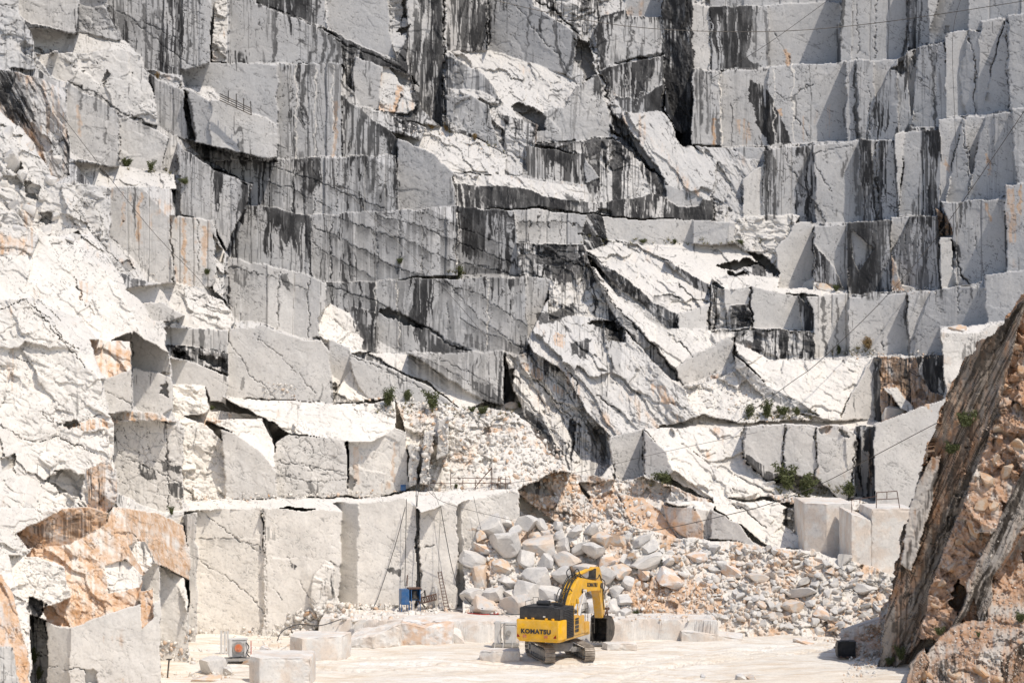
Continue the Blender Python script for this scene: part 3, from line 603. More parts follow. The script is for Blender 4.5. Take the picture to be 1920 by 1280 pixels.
LN='''
# B brush bands: w half width, s strength ; L cracks: dr drips ; P stain polygons ; H hollows
B w=6 s=1 | 352,40 356,80 352,110 345,125
B w=4 s=.8 | 300,20 303,60 310,100
B w=4 s=.8 | 268,10 270,60 282,95
L w=2 s=.8 | 255,45 300,80 340,112 385,128
L w=1.6 s=.7 dr=20 | 205,15 260,40 330,70
B w=5 s=.9 | 516,20 518,80 512,118
B w=6 s=.95 | 640,80 646,120 650,160 652,190
B w=4 s=.95 | 588,45 590,90 575,118
B w=4.5 s=.95 | 603,58 610,80 600,118
B w=5 s=.95 | 618,65 626,90 615,118
B w=5 s=.95 | 632,75 638,100 630,118
B w=3 s=.9 | 497,0 500,12
B w=6 s=.95 | 540,-20 542,15 546,30
B w=5 s=.9 | 575,-20 576,15 580,36
B w=6 s=.95 | 596,-20 596,18 590,40
L w=2.5 s=.9 dep=.5 | 480,8 560,32 640,78 700,105 760,135 790,165
B w=5 s=.95 | 574,128 570,160 566,200 566,240
L w=2 s=.8 | 555,125 562,190 568,240
B w=2 s=.7 | 590,185 592,250 596,295
B w=4 s=.9 | 650,185 648,230 644,265
B w=5 s=.8 oc=.7 | 630,190 628,240 626,290
B w=7 s=.95 | 575,300 573,335 566,365
B w=6 s=.95 | 705,300 704,330 695,360
B w=5 s=.9 | 650,312 648,340 644,352
L w=2.4 s=.9 | 745,262 746,390
L w=1.4 s=.7 | 632,300 632,402
L w=1.8 s=.8 | 590,300 590,402
L w=2 s=.9 | 552,300 550,400
L w=1.8 s=.8 dr=22 | 480,305 560,330 640,360 720,392
L w=1.8 s=.8 dr=22 | 470,330 560,360 620,392
B w=9 s=1 | 803,0 806,60 800,120 802,165
B w=5 s=.9 | 780,20 778,80 770,140
L w=5 s=1 dep=1.2 | 833,-60 833,240
L w=4 s=1 dep=.9 | 914,-60 914,95
B w=13 s=.9 | 893,30 890,60 888,75
H s=.95 dep=1.2 | 742,60 768,45 764,58 752,66
H s=.9 dep=1 | 755,0 765,0 762,35 752,40
H s=.95 dep=.8 | 730,128 768,140 785,155 770,165 750,160
L w=4 s=.95 dep=.5 | 750,180 745,200 740,215
B w=5 oc=.9 | 748,165 742,190 737,210
P s=.9 | 775,165 800,180 830,205 828,240 790,215 770,185
L w=4 s=1 dep=1 | 1000,0 1040,20 1080,60 1085,72
H s=1 dep=2 | 1078,75 1105,78 1112,110 1120,140 1100,150 1078,115
L w=4 s=1 dep=1 | 1108,75 1122,120 1135,165 1145,215 1165,250 1190,285 1240,335
H s=1 dep=1.5 | 1148,220 1165,225 1195,265 1238,318 1242,335 1225,325 1180,285 1150,250
L w=3.5 s=1 dep=1.2 | 1155,122 1200,108 1243,102
L w=3 s=1 dep=.8 dr=10 | 1007,273 1060,268 1120,262 1160,262
B w=8 s=.95 | 1153,70 1150,100 1148,115
B w=3 s=.9 | 1183,30 1182,70 1180,105
B w=4 s=.9 | 1080,50 1074,100 1060,140
B w=3 s=.9 | 1040,40 1042,90 1058,138
B w=3 s=.8 | 994,10 992,60 990,90
L w=2 s=.8 | 960,0 1000,50 1050,110 1070,140
H s=1 dep=1.5 | 960,200 975,190 1020,215 1025,245 1005,248 980,225
P s=1 | 1243,0 1300,-60 1300,272 1280,278 1245,200
B w=10 s=1 | 1288,80 1287,180 1288,270
B w=9 s=.95 | 1312,135 1312,200 1306,268
B w=6 s=.9 | 1325,135 1328,200 1325,250
B w=4 oc=1 | 1337,225 1335,270
B w=4 s=.9 | 1345,225 1345,272
L w=1.5 s=.5 | 1332,10 1332,130
B w=9 s=.9 | 1374,15 1370,60 1368,95
B w=5 s=.85 | 1355,15 1356,60 1372,110
B w=5 s=.8 | 1392,15 1394,60 1398,110
B w=6 s=.85 | 1407,20 1414,60 1420,110
B w=4 s=.8 | 1432,20 1436,60 1440,120
P s=.9 | 1375,100 1405,115 1440,130 1385,130
B w=4 s=.95 | 1576,-60 1578,20 1580,45
B w=6 s=.75 | 1574,50 1572,80 1570,115
B w=4 s=.95 | 1703,0 1702,60 1690,105
B w=3 s=.9 | 1728,-20 1726,40 1722,85
L w=1.2 s=.8 | 1609,-60 1609,118
L w=1.2 s=.8 | 1643,-60 1643,108
B w=4 oc=.8 | 1472,95 1480,122
L w=1.5 s=.6 | 1452,60 1478,110 1485,125
P s=1 | 1405,150 1430,160 1465,215 1482,270 1440,272 1425,240 1405,190
P s=.95 | 1440,200 1460,225 1480,270 1440,272
P s=.8 oc=.6 | 1375,225 1400,220 1420,250 1400,272 1370,270
L w=1.3 s=.8 | 1452,170 1472,190 1500,170 1525,160
B w=3 s=.7 | 1490,180 1490,215
P oc=.45 s=.6 | 1500,220 1530,200 1560,190 1555,262 1500,265
B w=4 oc=.9 | 1463,205 1466,214
L w=1.5 s=.8 | 1487,215 1500,235 1515,255
L w=2.2 s=.9 | 1606,118 1602,180 1610,262
B w=5 s=.9 | 1604,125 1603,170 1610,230 1612,262
L w=1.5 s=.7 | 1629,160 1632,262
H s=.9 dep=.7 | 1672,130 1690,112 1698,130 1690,140
B w=8 s=.5 | 1683,150 1682,185
B w=3.5 s=.95 | 1746,90 1750,150 1754,238
H s=.9 dep=.4 | 1715,95 1727,90 1722,110 1710,125
L w=3 s=.95 dep=.4 | 1816,60 1828,110 1830,160 1826,212
L w=2 s=.85 dep=.3 | 1887,60 1893,210
H s=.6 dep=.2 | 1772,52 1782,50 1776,75
B w=6 s=.95 | 1445,285 1450,340 1450,405
B w=7 s=1 | 1436,285 1438,350 1440,405
L w=2 s=.9 dr=14 | 1470,290 1500,340 1530,380 1550,417
B w=7 s=.9 | 1513,280 1505,325 1500,355
B w=6 s=.9 | 1515,360 1520,415
L w=1.5 s=.8 | 1518,280 1545,345 1558,360
L w=1.5 s=.7 | 1525,290 1560,280 1600,275
B w=4 s=.8 | 1588,285 1580,330
B w=6 s=.7 | 1606,280 1606,330 1612,400
B w=5 s=1 | 1646,330 1648,370 1650,412
B w=7 s=.6 | 1628,370 1622,412
L w=2 s=.9 dep=.5 | 1644,268 1646,412
B w=11 s=1 | 1737,250 1736,300 1730,360 1725,400
B w=9 s=.9 | 1745,330 1750,370 1745,395
B w=4 s=.6 oc=.7 | 1772,300 1776,320
B w=3 s=.9 oc=.8 | 1852,290 1856,330
L w=1.2 s=.8 | 1806,225 1818,378
B w=5 s=.8 oc=.8 | 1850,380 1855,410
B w=9 oc=.7 | 1893,360 1900,400 1895,450
B w=5 oc=.9 | 1913,350 1914,400
B w=12 s=1 | 1593,425 1594,490 1595,550
B w=19 s=.95 | 1645,420 1640,480 1635,545
B w=8 s=.95 | 1612,500 1620,548
B w=7 s=1 | 1731,415 1732,480 1727,545
L w=1.6 s=.9 | 1697,440 1698,480
L w=2.5 s=.9 dep=.6 | 1786,450 1795,500 1815,535
B w=6 s=.95 | 1790,455 1797,480
L w=1.5 s=.8 | 1822,440 1852,525
B w=3 s=.9 | 1698,555 1699,600 1706,667
P s=.4 | 1710,552 1740,550 1735,575 1712,570
L w=1.6 s=.7 | 1654,618 1656,655
L w=1.5 s=.7 | 1795,545 1798,590
B w=7 s=.9 | 1732,670 1734,715
B w=6 s=.95 | 1745,670 1748,720
P s=.7 | 1650,675 1690,675 1722,712 1745,760 1720,745 1680,722 1652,712
P oc=.9 | 1690,690 1725,720 1745,770 1720,760 1700,730
B w=5 s=1 | 1643,680 1644,785
# centre left rows with descending cracks and drips
L w=1.8 s=.85 dr=34 | 585,425 660,458 735,500 800,520 870,545
L w=1.8 s=.85 dr=30 | 622,405 700,430 770,455 850,490 972,515
L w=1.8 s=.85 dr=30 | 700,400 790,425 860,455 970,500
L w=1.5 s=.8 dr=20 | 585,455 640,490 700,520
L w=1.4 s=.7 dr=20 | 780,395 870,430 965,470
L w=2.2 s=.9 dep=.4 | 622,410 620,470 622,525
L w=1.8 s=.9 | 705,400 705,525
L w=1.4 s=.9 | 750,395 748,525
L w=1.6 s=.9 | 793,395 793,520
L w=2.6 s=.9 dep=.4 | 857,390 858,520
L w=1.8 s=.9 | 581,405 582,520
B w=4.5 s=.9 | 872,395 885,440 892,515
B w=4 s=.8 | 925,470 922,515
B w=6 s=.85 | 640,440 645,480
B w=7 s=.85 | 718,425 725,470
B w=6 s=.8 | 690,470 690,520
L w=1.5 s=.8 dr=14 | 970,420 1040,415 1100,425
L w=2 s=.9 | 1010,400 1010,455
L w=2 s=.9 | 1052,402 1050,458
H s=.8 dep=.3 | 996,420 999,420 999,427 996,427
H s=.8 dep=.3 | 1026,420 1029,420 1029,427 1026,427
H s=.8 dep=.3 | 1074,420 1077,420 1077,427 1074,427
L w=2.4 s=.95 dep=.6 | 970,455 1040,462 1100,460
L w=2 s=.9 dep=.5 dr=12 | 975,480 1030,470 1070,495 1098,500
L w=2.5 s=.9 dep=.7 | 1085,440 1120,440 1135,452
L w=2 s=.8 dr=16 | 615,535 690,560 770,600 820,628 870,655
H s=1 dep=1.6 | 708,585 722,577 745,585 775,600 795,615 785,618 755,605 725,598
L w=3.6 s=1 dep=.8 dr=12 | 775,602 820,625 850,650 880,662
P s=.9 oc=.0 | 790,618 835,640 880,662 800,660 785,640
L w=1.5 s=.7 dr=14 | 835,525 865,560 900,600 985,660
L w=1.6 s=.7 dr=22 | 880,540 930,575 985,610
L w=1.6 s=.7 dr=26 | 860,600 900,620 985,655
B w=4 s=.85 | 690,555 696,580
P s=.75 | 868,625 980,645 985,658 868,655
L w=1.3 s=.8 | 839,565 842,620
L w=1.2 s=.6 | 747,525 748,660
L w=1.2 s=.5 | 915,525 916,660
B w=4 s=.9 | 697,560 698,600 700,655
P s=.9 | 655,600 690,610 702,640 700,660 685,650 670,620
L w=1.4 s=.8 dr=24 | 765,665 830,690 900,735 943,755
L w=1.2 s=.6 dr=14 | 800,662 880,700 943,735
P s=.85 | 880,715 915,722 943,745 943,757 905,752
L w=2 s=.8 | 943,662 943,757
L w=1.2 s=.6 | 660,665 737,700 770,715 800,735
B w=9 s=.35 | 903,670 900,720
H s=1 dep=1.4 | 946,690 964,690 966,755 946,757
# middle outcrop
L w=3 s=.95 dep=.9 dr=10 | 1103,490 1153,576 1193,616 1247,669 1280,722
L w=2.4 s=.8 dep=.6 | 985,655 1010,690 1060,730 1085,770 1120,815 1145,860
L w=3 s=.95 dep=.9 | 1060,690 1085,720 1080,735
L w=3 s=.95 dep=.8 | 1000,700 1030,740 1050,760 1085,800
L w=2.6 s=.95 dep=.8 | 1120,740 1165,772
L w=2 s=.8 dep=.5 | 1095,795 1130,850 1145,880
P s=.9 | 1005,590 1050,580 1080,570 1085,590 1040,600 1010,610
H s=1 dep=1.4 | 1100,605 1150,600 1160,625 1130,615
P s=.95 | 1070,640 1110,635 1100,670 1070,665
P s=.9 | 1000,470 1040,465 1090,480 1095,520 1060,530 1040,500 1000,490
P oc=.9 | 975,680 1010,690 1020,710 995,705
P oc=.9 | 1020,710 1055,730 1060,745 1035,735
P oc=.8 | 1215,720 1250,725 1270,760 1235,750
P oc=.7 | 1035,620 1062,625 1058,650 1040,645
P s=.9 | 985,760 1020,800 1045,835 1060,870 1030,850 1000,810
P oc=.9 s=.9 | 1000,800 1030,830 1045,860 1020,850
P s=.8 | 1095,790 1140,820 1140,880 1110,850
B w=3 s=.9 | 1122,495 1150,520 1170,540
B w=5 s=.9 | 1140,515 1145,530
L w=2.6 s=.9 dep=.6 dr=8 | 1222,554 1250,553 1273,558
L w=2.2 s=.9 dep=.6 | 1275,535 1300,560 1325,568
L w=2 s=.9 dep=.5 | 1190,610 1220,640 1245,660
L w=2.4 s=.9 dep=.6 | 1250,625 1290,655 1300,670
H s=1 dep=2.5 | 1345,495 1375,487 1400,485 1420,495 1400,503 1370,505
H s=1 dep=2.5 | 1400,470 1430,478 1460,505 1458,520 1425,500
H s=1 dep=1.5 | 1365,508 1400,512 1402,517 1368,516
L w=2 s=.9 dr=12 | 1230,592 1250,600 1268,612
B w=5 s=.95 | 1380,595 1400,590
L w=3.6 s=1 dep=1 | 1330,540 1332,618
L w=3 s=1 dep=1 | 1409,540 1409,612
L w=3 s=.95 dep=1 dr=10 | 1335,622 1410,618 1500,622 1525,626
B w=4 s=.9 | 1545,560 1545,600
B w=4 s=.9 | 1545,615 1547,660
B w=3 s=.8 | 1568,560 1568,660
L w=2.6 s=.95 dep=.6 | 1525,425 1528,545
L w=2.4 s=.9 dep=.7 | 1376,632 1377,675
P s=.9 | 1385,635 1420,645 1430,660 1400,655
P s=.9 | 1500,630 1522,635 1524,668 1510,660
T w=1 | 555,122 555,298
T w=1 | 590,122 592,296
T w=1 | 623,122 624,294
T w=1 | 1452,130 1453,270
T w=1 | 1487,124 1488,264
T w=1.4 | 1351,136 1352,272
T w=1.4 | 701,530 702,585
T w=1.2 | 857,400 858,500
T w=1 | 747,530 747,650
T w=1 | 915,525 915,650
H s=1 dep=.3 | 153,130 156,130 155,135
H s=1 dep=.3 | 131,118 134,118 133,122
H s=1 dep=.3 | 181,117 184,117 183,121
H s=1 dep=.3 | 249,134 252,134 251,139
H s=1 dep=.3 | 155,378 158,378 157,383
H s=1 dep=.3 | 229,415 232,415 231,420
# curtain ledge
B w=5 s=.85 | 1060,365 1090,385 1100,395
H s=1 dep=.8 | 1120,390 1145,395 1145,402 1118,400
L w=4 s=1 dep=1 | 1335,372 1340,410
# left
L w=2.4 s=.9 dep=.5 dr=16 | 128,155 165,168 210,198 240,215 290,238
L w=2 s=.9 dep=.4 | 222,225 228,285 222,312
B w=2.4 s=.9 | 152,165 154,205
B w=2.4 s=.8 | 178,180 177,205
B w=2.4 s=.9 | 200,190 202,222
B w=3 s=.8 | 197,235 198,270
B w=3 oc=.5 | 148,200 150,255
P s=.9 | 140,20 152,10 152,60 142,68
H s=.9 dep=.5 | 200,125 205,130 197,165 192,155
H s=1 dep=1.2 | 345,175 352,172 362,215 365,262 352,260
P s=.45 | 5,150 60,160 100,200 120,260 110,330 80,290 50,240 10,190
P oc=.5 s=.5 | 60,180 120,200 128,330 90,290
L w=2.6 s=1 dep=.8 dr=10 | 385,275 420,285 470,300 520,305
L w=3.5 s=1 dep=1 | 395,312 430,330 470,345
L w=2 s=.9 dep=.4 | 140,390 172,432 200,470 250,520
L w=1.8 s=.8 | 195,430 230,470 265,530
L w=2.6 s=.9 dep=.5 | 318,410 323,470 325,535
L w=1.8 s=.8 | 373,415 374,510
B w=4 oc=.8 | 262,360 258,450
B w=4 oc=.8 | 345,415 346,530
B w=5 oc=.7 | 385,430 384,500
B w=4 oc=.6 | 232,380 230,420
H s=.9 dep=.6 | 222,495 240,490 250,505 235,512
L w=1.6 s=.7 dr=12 | 425,500 500,515 580,545
L w=1.8 s=.8 dep=.3 | 522,510 522,618
L w=1.8 s=.8 dep=.3 | 579,520 579,630
P s=.85 | 525,510 540,515 542,548 528,535
P s=.9 oc=.2 | 480,585 496,592 496,608 482,610
H s=.9 dep=.4 | 420,500 430,520 432,580 424,560
P s=.7 | 440,500 470,510 460,540 440,530
L w=2.4 s=.9 dep=.5 | 320,648 370,652 425,662
H s=1 dep=1.4 | 322,655 345,662 352,668 330,670
H s=1 dep=1.2 | 375,660 420,675 427,695 400,682 375,672
L w=1.2 s=.5 | 475,625 530,670 590,735
L w=1.2 s=.45 | 430,640 470,700 520,750
P s=.6 | 452,715 462,705 460,728 450,732
H s=.9 dep=.5 | 619,715 632,722 632,735 620,730
P s=.7 | 620,735 650,745 640,756 622,755
L w=1.8 s=.8 dep=.4 | 248,622 247,770
L w=1.2 s=.7 | 195,735 245,755
H s=.9 dep=.5 | 305,720 315,715 315,745 300,735
P oc=1 | 236,775 250,770 256,790 232,785
P oc=.9 | 120,800 190,780 205,800 160,810
P oc=.6 | 150,520 175,540 165,565 145,560
P oc=.8 | 385,780 415,785 400,800 385,800
H s=.5 oc=.5 dep=1 | 120,792 145,785 150,798 130,806
L w=2 s=.6 dep=.5 | 30,672 60,675
L w=2 s=.5 dep=.6 | 70,565 90,580 110,600
L w=1.6 s=.6 dr=0 | 225,850 260,870 300,890 340,905
P s=.9 | 262,870 285,880 295,900 275,905 262,890
P s=.9 | 300,860 312,870 340,872 342,885 305,885
P s=.9 | 312,905 340,905 340,935 320,930
L w=2 s=.8 dep=.4 | 313,800 314,955
L w=1.2 s=.6 | 515,865 560,870 650,885
L w=1.2 s=.6 | 520,890 600,905 655,900
P s=.7 | 575,900 600,895 610,925 580,925
P s=.6 | 520,870 545,885 540,900 520,895
B w=7 oc=.5 | 668,840 672,900
B w=4 oc=.6 | 740,830 738,900
H s=.6 dep=.3 | 655,880 668,900 660,920 652,915
L w=1.6 s=.7 | 845,800 838,850
L w=1.5 s=.45 dep=.6 | 0,585 40,560 95,600 120,640 150,655
L w=1.6 s=.5 dep=.8 | 60,560 75,590 100,620 160,690
L w=1.6 s=.5 dep=.7 | 140,520 150,560 170,575 175,590
L w=1.4 s=.4 dep=.5 | 75,770 120,800 150,790 190,775
L w=1.4 s=.35 dep=.5 | 0,800 60,830 110,820 180,850
H s=.35 dep=1.3 | 85,900 120,880 160,890 150,935 110,925
H s=.35 dep=.9 | 0,860 25,850 30,870 5,885
H s=.4 dep=.8 | 130,440 150,432 160,445 140,455
H s=.5 dep=1.1 | 20,300 40,305 38,330 15,320
H s=.4 dep=1 | 45,340 80,350 70,380 50,370
H s=.45 dep=.9 | 75,400 95,395 100,415 85,425
B w=10 oc=.6 | 50,395 55,430 52,465
P oc=.4 | 0,640 40,660 45,720 10,760 0,760
# orange lower left
P s=.6 | 60,985 130,965 165,960 195,985 150,1010 80,1018
P s=.95 dep=1 | 55,1115 90,1130 70,1160 50,1140
H s=.15 dep=.5 | 155,1250 180,1255 185,1280 158,1280
L w=1.6 s=.7 | 88,1245 120,1255 155,1250
# lower wall detail
L w=1.4 s=.55 | 375,955 440,1005 490,1040
L w=1.4 s=.5 | 372,1048 440,1090 470,1120 492,1145
L w=1.3 s=.5 dr=8 | 375,1010 440,1008 495,1030
L w=1.6 s=.45 | 497,955 498,1165
P s=.5 | 495,990 512,985 520,1010 500,1018
P s=.95 | 542,1056 555,1060 552,1068 545,1068
L w=1 s=.7 | 538,1045 544,1060
P s=.9 | 725,1068 755,1065 750,1080
P s=.85 oc=.4 | 712,1070 722,1068 718,1078
L w=3 s=.9 dep=.8 | 784,960 785,1050 786,1130
L w=2.4 s=.8 | 796,1028 814,1020
L w=2 s=.6 | 620,1050 630,1055
L w=1 s=.5 | 515,1100 530,1125
L w=1 s=.5 | 560,1090 580,1120
P oc=1 | 1165,1095 1260,1072 1350,1100 1370,1150 1200,1162
P oc=.8 | 880,990 960,978 1040,1000 960,1020
P oc=.8 | 1420,1020 1500,1035 1600,1080 1500,1075
# right lower
L w=3 s=.9 dep=.5 | 1470,800 1470,885
L w=3 s=.7 dep=.5 | 1529,800 1530,890
H s=.5 dep=.4 | 1535,800 1565,800 1555,812 1540,810
H s=.4 dep=.5 | 1575,805 1590,810 1592,820 1580,815
L w=4 s=1 dep=1 | 1606,820 1600,880 1596,930
P s=.9 oc=0 | 1618,805 1638,800 1636,850 1620,845
B w=4 oc=.8 | 1632,810 1630,900
L w=3 s=.95 dep=1 | 1207,806 1207,890
L w=4 s=1 dep=1 | 1152,870 1153,900
L w=3 s=1 dep=1 | 1395,800 1396,860 1440,905
P s=.9 | 1395,845 1440,880 1500,912 1440,906 1400,868
H s=.9 dep=1 | 1085,905 1105,925 1110,945 1092,925
P oc=1.2 s=1 | 1030,880 1080,890 1100,930 1060,920 1035,900
P oc=1 s=1 | 1100,935 1150,920 1165,940 1130,960
L w=2.4 s=.9 dep=.8 | 1160,930 1175,960 1185,985
L w=2 s=.6 dep=.6 | 1375,940 1440,990
'''
X,Y=np.meshgrid(np.arange(-110,2032,STEP,dtype=f32),np.arange(-60,1290,STEP,dtype=f32))
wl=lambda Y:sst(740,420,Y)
wear_shade=lambda X,Y:-.40*sst(760,280,Y)+.12*sst(880,1000,Y)-.20*sst(1480,1720,X)*sst(680,560,Y)  # upper rows weathered greyer, lower whiter; right wall's shade painted into the tone
ii=np.clip(np.searchsorted(BX,X[0])-1,0,len(BX)-2); jj=np.clip(np.searchsorted(BY,Y[:,0])-1,0,len(BY)-2)
bx=np.array(BX,f32); by=np.array(BY,f32)
uu=np.clip((X[0]-bx[ii])/(bx[ii+1]-bx[ii]),0,1)[None,:]; vv=np.clip((Y[:,0]-by[jj])/(by[jj+1]-by[jj]),0,1)[:,None]
J,I=np.meshgrid(jj,ii,indexing='ij')
BG=((BDa[J,I]*(1-uu)+BDa[J,I+1]*uu)*(1-vv)+(BDa[J+1,I]*(1-uu)+BDa[J+1,I+1]*uu)*vv).astype(f32)
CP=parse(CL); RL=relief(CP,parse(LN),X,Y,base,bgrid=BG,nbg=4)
# per-pixel depth lookup
def depth(px,py):
    j=int(np.clip((px+110)/STEP,0,X.shape[1]-1)); i=int(np.clip((py+60)/STEP,0,X.shape[0]-1))
    return float(RL['D'][i,j])
def onrock(px,py,out=0.0): return W(px,py,depth(px,py)-out)
M_ROCK=rock_mat('marble_rock')
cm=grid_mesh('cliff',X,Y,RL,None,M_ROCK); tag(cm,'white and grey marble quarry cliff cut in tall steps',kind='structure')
# ------------------------------------------------------------------ mesh helpers
rnd=random.Random(7)
def bmo(name,bm,mat,parent=None,smooth=False):
    bmesh.ops.recalc_face_normals(bm,faces=bm.faces)
    me=bpy.data.meshes.new(name); bm.to_mesh(me); bm.free()
    if smooth:
        for p in me.polygons: p.use_smooth=True
        me.set_sharp_from_angle(angle=.6)
    return link(name,me,mat,parent)
def empty(name,loc=(0,0,0),rz=0,parent=None):
    o=bpy.data.objects.new(name,None); C.objects.link(o); o.location=loc; o.rotation_euler=(0,0,rz); o.parent=parent; o.empty_display_size=.3
    return o
def box(bm,c,s,M=None,bev=0):
    r=bmesh.ops.create_cube(bm,size=1); vs=r['verts']
    for v in vs: v.co=Vector((v.co.x*s[0],v.co.y*s[1],v.co.z*s[2]))
    if bev:
        es=list({e for v in vs for e in v.link_edges}); g=bmesh.ops.bevel(bm,geom=es,offset=bev,segments=2,affect='EDGES'); vs=list({v for f in g['faces'] for v in f.verts}|{v for v in vs if v.is_valid})
    T=Matrix.Translation(c)@(M or Matrix.Identity(4))
    for v in vs: v.co=T@v.co
    return vs
def cyl(bm,a,b,r,seg=12,r2=None):
    a=Vector(a); b=Vector(b); d=b-a
    g=bmesh.ops.create_cone(bm,cap_ends=True,segments=seg,radius1=r,radius2=r if r2 is None else r2,depth=d.length)
    T=Matrix.Translation((a+b)/2)@d.to_track_quat('Z','Y').to_matrix().to_4x4()
    for v in g['verts']: v.co=T@v.co
def prism(bm,pts,x0,x1,bev=0):      # outline in the YZ plane, thickness along X
    a=[bm.verts.new((x0,y,z)) for y,z in pts]; b=[bm.verts.new((x1,y,z)) for y,z in pts]; n=len(pts)
    fs=[bm.faces.new(a),bm.faces.new(b[::-1])]+[bm.faces.new((a[i],b[i],b[(i+1)%n],a[(i+1)%n])) for i in range(n)]
    if bev: bmesh.ops.bevel(bm,geom=list({e for f in fs for e in f.edges}),offset=bev,segments=1,affect='EDGES')
def tube(bm,pts,r,seg=6):
    pts=[Vector(p) for p in pts]; rings=[]
    for i,p in enumerate(pts):
        t=(pts[min(i+1,len(pts)-1)]-pts[max(i-1,0)]).normalized()
        u=t.cross(Vector((0,0,1)) if abs(t.z)<.9 else Vector((1,0,0))).normalized(); w=t.cross(u)
        rings.append([bm.verts.new(p+r*(math.cos(k*2*math.pi/seg)*u+math.sin(k*2*math.pi/seg)*w)) for k in range(seg)])
    for a,b in zip(rings[:-1],rings[1:]):
        for k in range(seg): bm.faces.new((a[k],a[(k+1)%seg],b[(k+1)%seg],b[k]))
    bm.faces.new(rings[0][::-1]); bm.faces.new(rings[-1])
def sag(a,b,s,n=24):
    a=Vector(a); b=Vector(b); return [a.lerp(b,i/n)-Vector((0,0,4*s*(i/n)*(1-i/n))) for i in range(n+1)]
def smoothpts(P,n=6):
    P=[Vector(p) for p in P]; o=[]
    for i in range(len(P)-1):
        p0,p1,p2,p3=P[max(i-1,0)],P[i],P[i+1],P[min(i+2,len(P)-1)]
        for k in range(n):
            t=k/n; o.append(.5*((2*p1)+(p2-p0)*t+(2*p0-5*p1+4*p2-p3)*t*t+(3*p1-p0-3*p2+p3)*t**3))
    o.append(P[-1]); return o
def lettering(name,txt,size,mat,parent,M,sx=1,bold=.035):
    cu=bpy.data.curves.new('txt','FONT'); cu.body=txt; cu.size=size; cu.extrude=.012; cu.offset=bold*size; cu.space_character=1.13; cu.align_x='CENTER'; cu.align_y='CENTER'
    t=bpy.data.objects.new('txt',cu); C.objects.link(t); bpy.context.view_layer.update()
    me=bpy.data.meshes.new_from_object(t.evaluated_get(bpy.context.evaluated_depsgraph_get())); bpy.data.objects.remove(t)
    me.transform(M@Matrix.Diagonal((sx,1,1,1))); me.materials.clear(); return link(name,me,mat,parent)
# rocks
def rock_proto(seed,sub=3,cuts=11,boxy=0,d0=.5,d1=.8):
    r=np.random.RandomState(seed); bm=bmesh.new(); bmesh.ops.create_icosphere(bm,subdivisions=sub,radius=1)
    v=np.array([x.co[:] for x in bm.verts]); f=[[q.index for q in p.verts] for p in bm.faces]; bm.free()
    for k in range(cuts):
        n=r.normal(size=3); n/=np.linalg.norm(n)
        if k<boxy: n=np.eye(3)[k%3]*(1 if k<3 else -1)+r.normal(size=3)*.12; n/=np.linalg.norm(n)
        d=r.uniform(d0,d1); e=np.maximum(0,v@n-d); v-=e[:,None]*n
    if sub>1: v*=1+(r.rand(len(v),1)-.5)*.02
    v/=np.abs(v).max(0)
    return v,np.array(f)
def rock_mesh(name,vf,mat):
    me=bpy.data.meshes.new(name); me.from_pydata(vf[0].tolist(),[],vf[1].tolist()); me.materials.append(mat); me.update(); return me
def rotm(r):
    q=r.normal(size=4); q/=np.linalg.norm(q); w,x,y,z=q
    return np.array([[1-2*(y*y+z*z),2*(x*y-z*w),2*(x*z+y*w)],[2*(x*y+z*w),1-2*(x*x+z*z),2*(y*z-x*w)],[2*(x*z-y*w),2*(y*z+x*w),1-2*(x*x+y*y)]])
SMALL=[rock_proto(500+i,1,8,boxy=3*(i%2),d0=.18,d1=.55) for i in range(12)]
def scatter(name,items,mat,seed=3):
    """items: (point, size, ochre, tone) -> ONE mesh of many small stones"""
    r=np.random.RandomState(seed); V=[];Fc=[];A=[];n=0
    for p,s,oc,tn in items:
        v,f=SMALL[r.randint(12)]; sc=s*r.uniform(.4,1.25,3); v=(v*sc)@rotm(r).T+np.array(p)
        V.append(v); Fc.append(f+n); n+=len(v); A.append(np.tile([0,oc,tn,0],(len(v),1)))
    V=np.concatenate(V).astype(f32); Fc=np.concatenate(Fc).astype(np.int32); A=np.concatenate(A).astype(f32)
    me=bpy.data.meshes.new(name); me.vertices.add(len(V)); me.vertices.foreach_set('co',V.ravel()); me.loops.add(len(Fc)*3); me.loops.foreach_set('vertex_index',Fc.ravel())
    me.polygons.add(len(Fc)); me.polygons.foreach_set('loop_start',np.arange(0,len(Fc)*3,3,dtype=np.int32)); me.update(calc_edges=True)
    a=me.attributes.new('rock','FLOAT_COLOR','POINT'); a.data.foreach_set('color',A.ravel())
    return link(name,me,mat)
def inside(p,poly): return bool(inpoly(np.array([p[0]],float),np.array([p[1]],float),poly)[0])
M_BLD=rock_mat('boulder_marble',attr=False,objrand=True)
M_BLK=rock_mat('block_marble',white=(.78,.735,.67),grey=(.66,.635,.60),attr=False,patch=.28)
M_STN=rock_mat('stained_block_marble',white=(.78,.75,.71),grey=(.68,.66,.64),och=(.66,.40,.22),attr=False,patch=.75)
M_TAN=rock_mat('tan_rock',white=(.66,.45,.28),grey=(.56,.36,.2),attr=False)
M_STEEL=pmat('dark_steel',(.05,.045,.042),.55,.4,.5,(.22,.19,.15))
M_RUST=pmat('rusty_steel',(.13,.07,.05),.8,.2,.3,(.25,.2,.16))
M_YEL=pmat('yellow_paint',(.84,.44,.004),.4,0,.22,(.62,.50,.30))
M_YEL2=pmat('dusty_yellow_paint',(.70,.37,.03),.55,0,.45,(.55,.45,.3))
M_BLACK=pmat('black_paint',(.022,.022,.024),.5,0,.25,(.12,.11,.10))
M_GREY=pmat('grey_paint',(.30,.29,.28),.6,.1,.5)
M_PALE=pmat('dusty_white_paint',(.68,.66,.63),.6,0,.4,(.5,.47,.42))
M_BLUE=pmat('blue_paint',(.012,.10,.27),.45,0,.3,(.2,.22,.25))
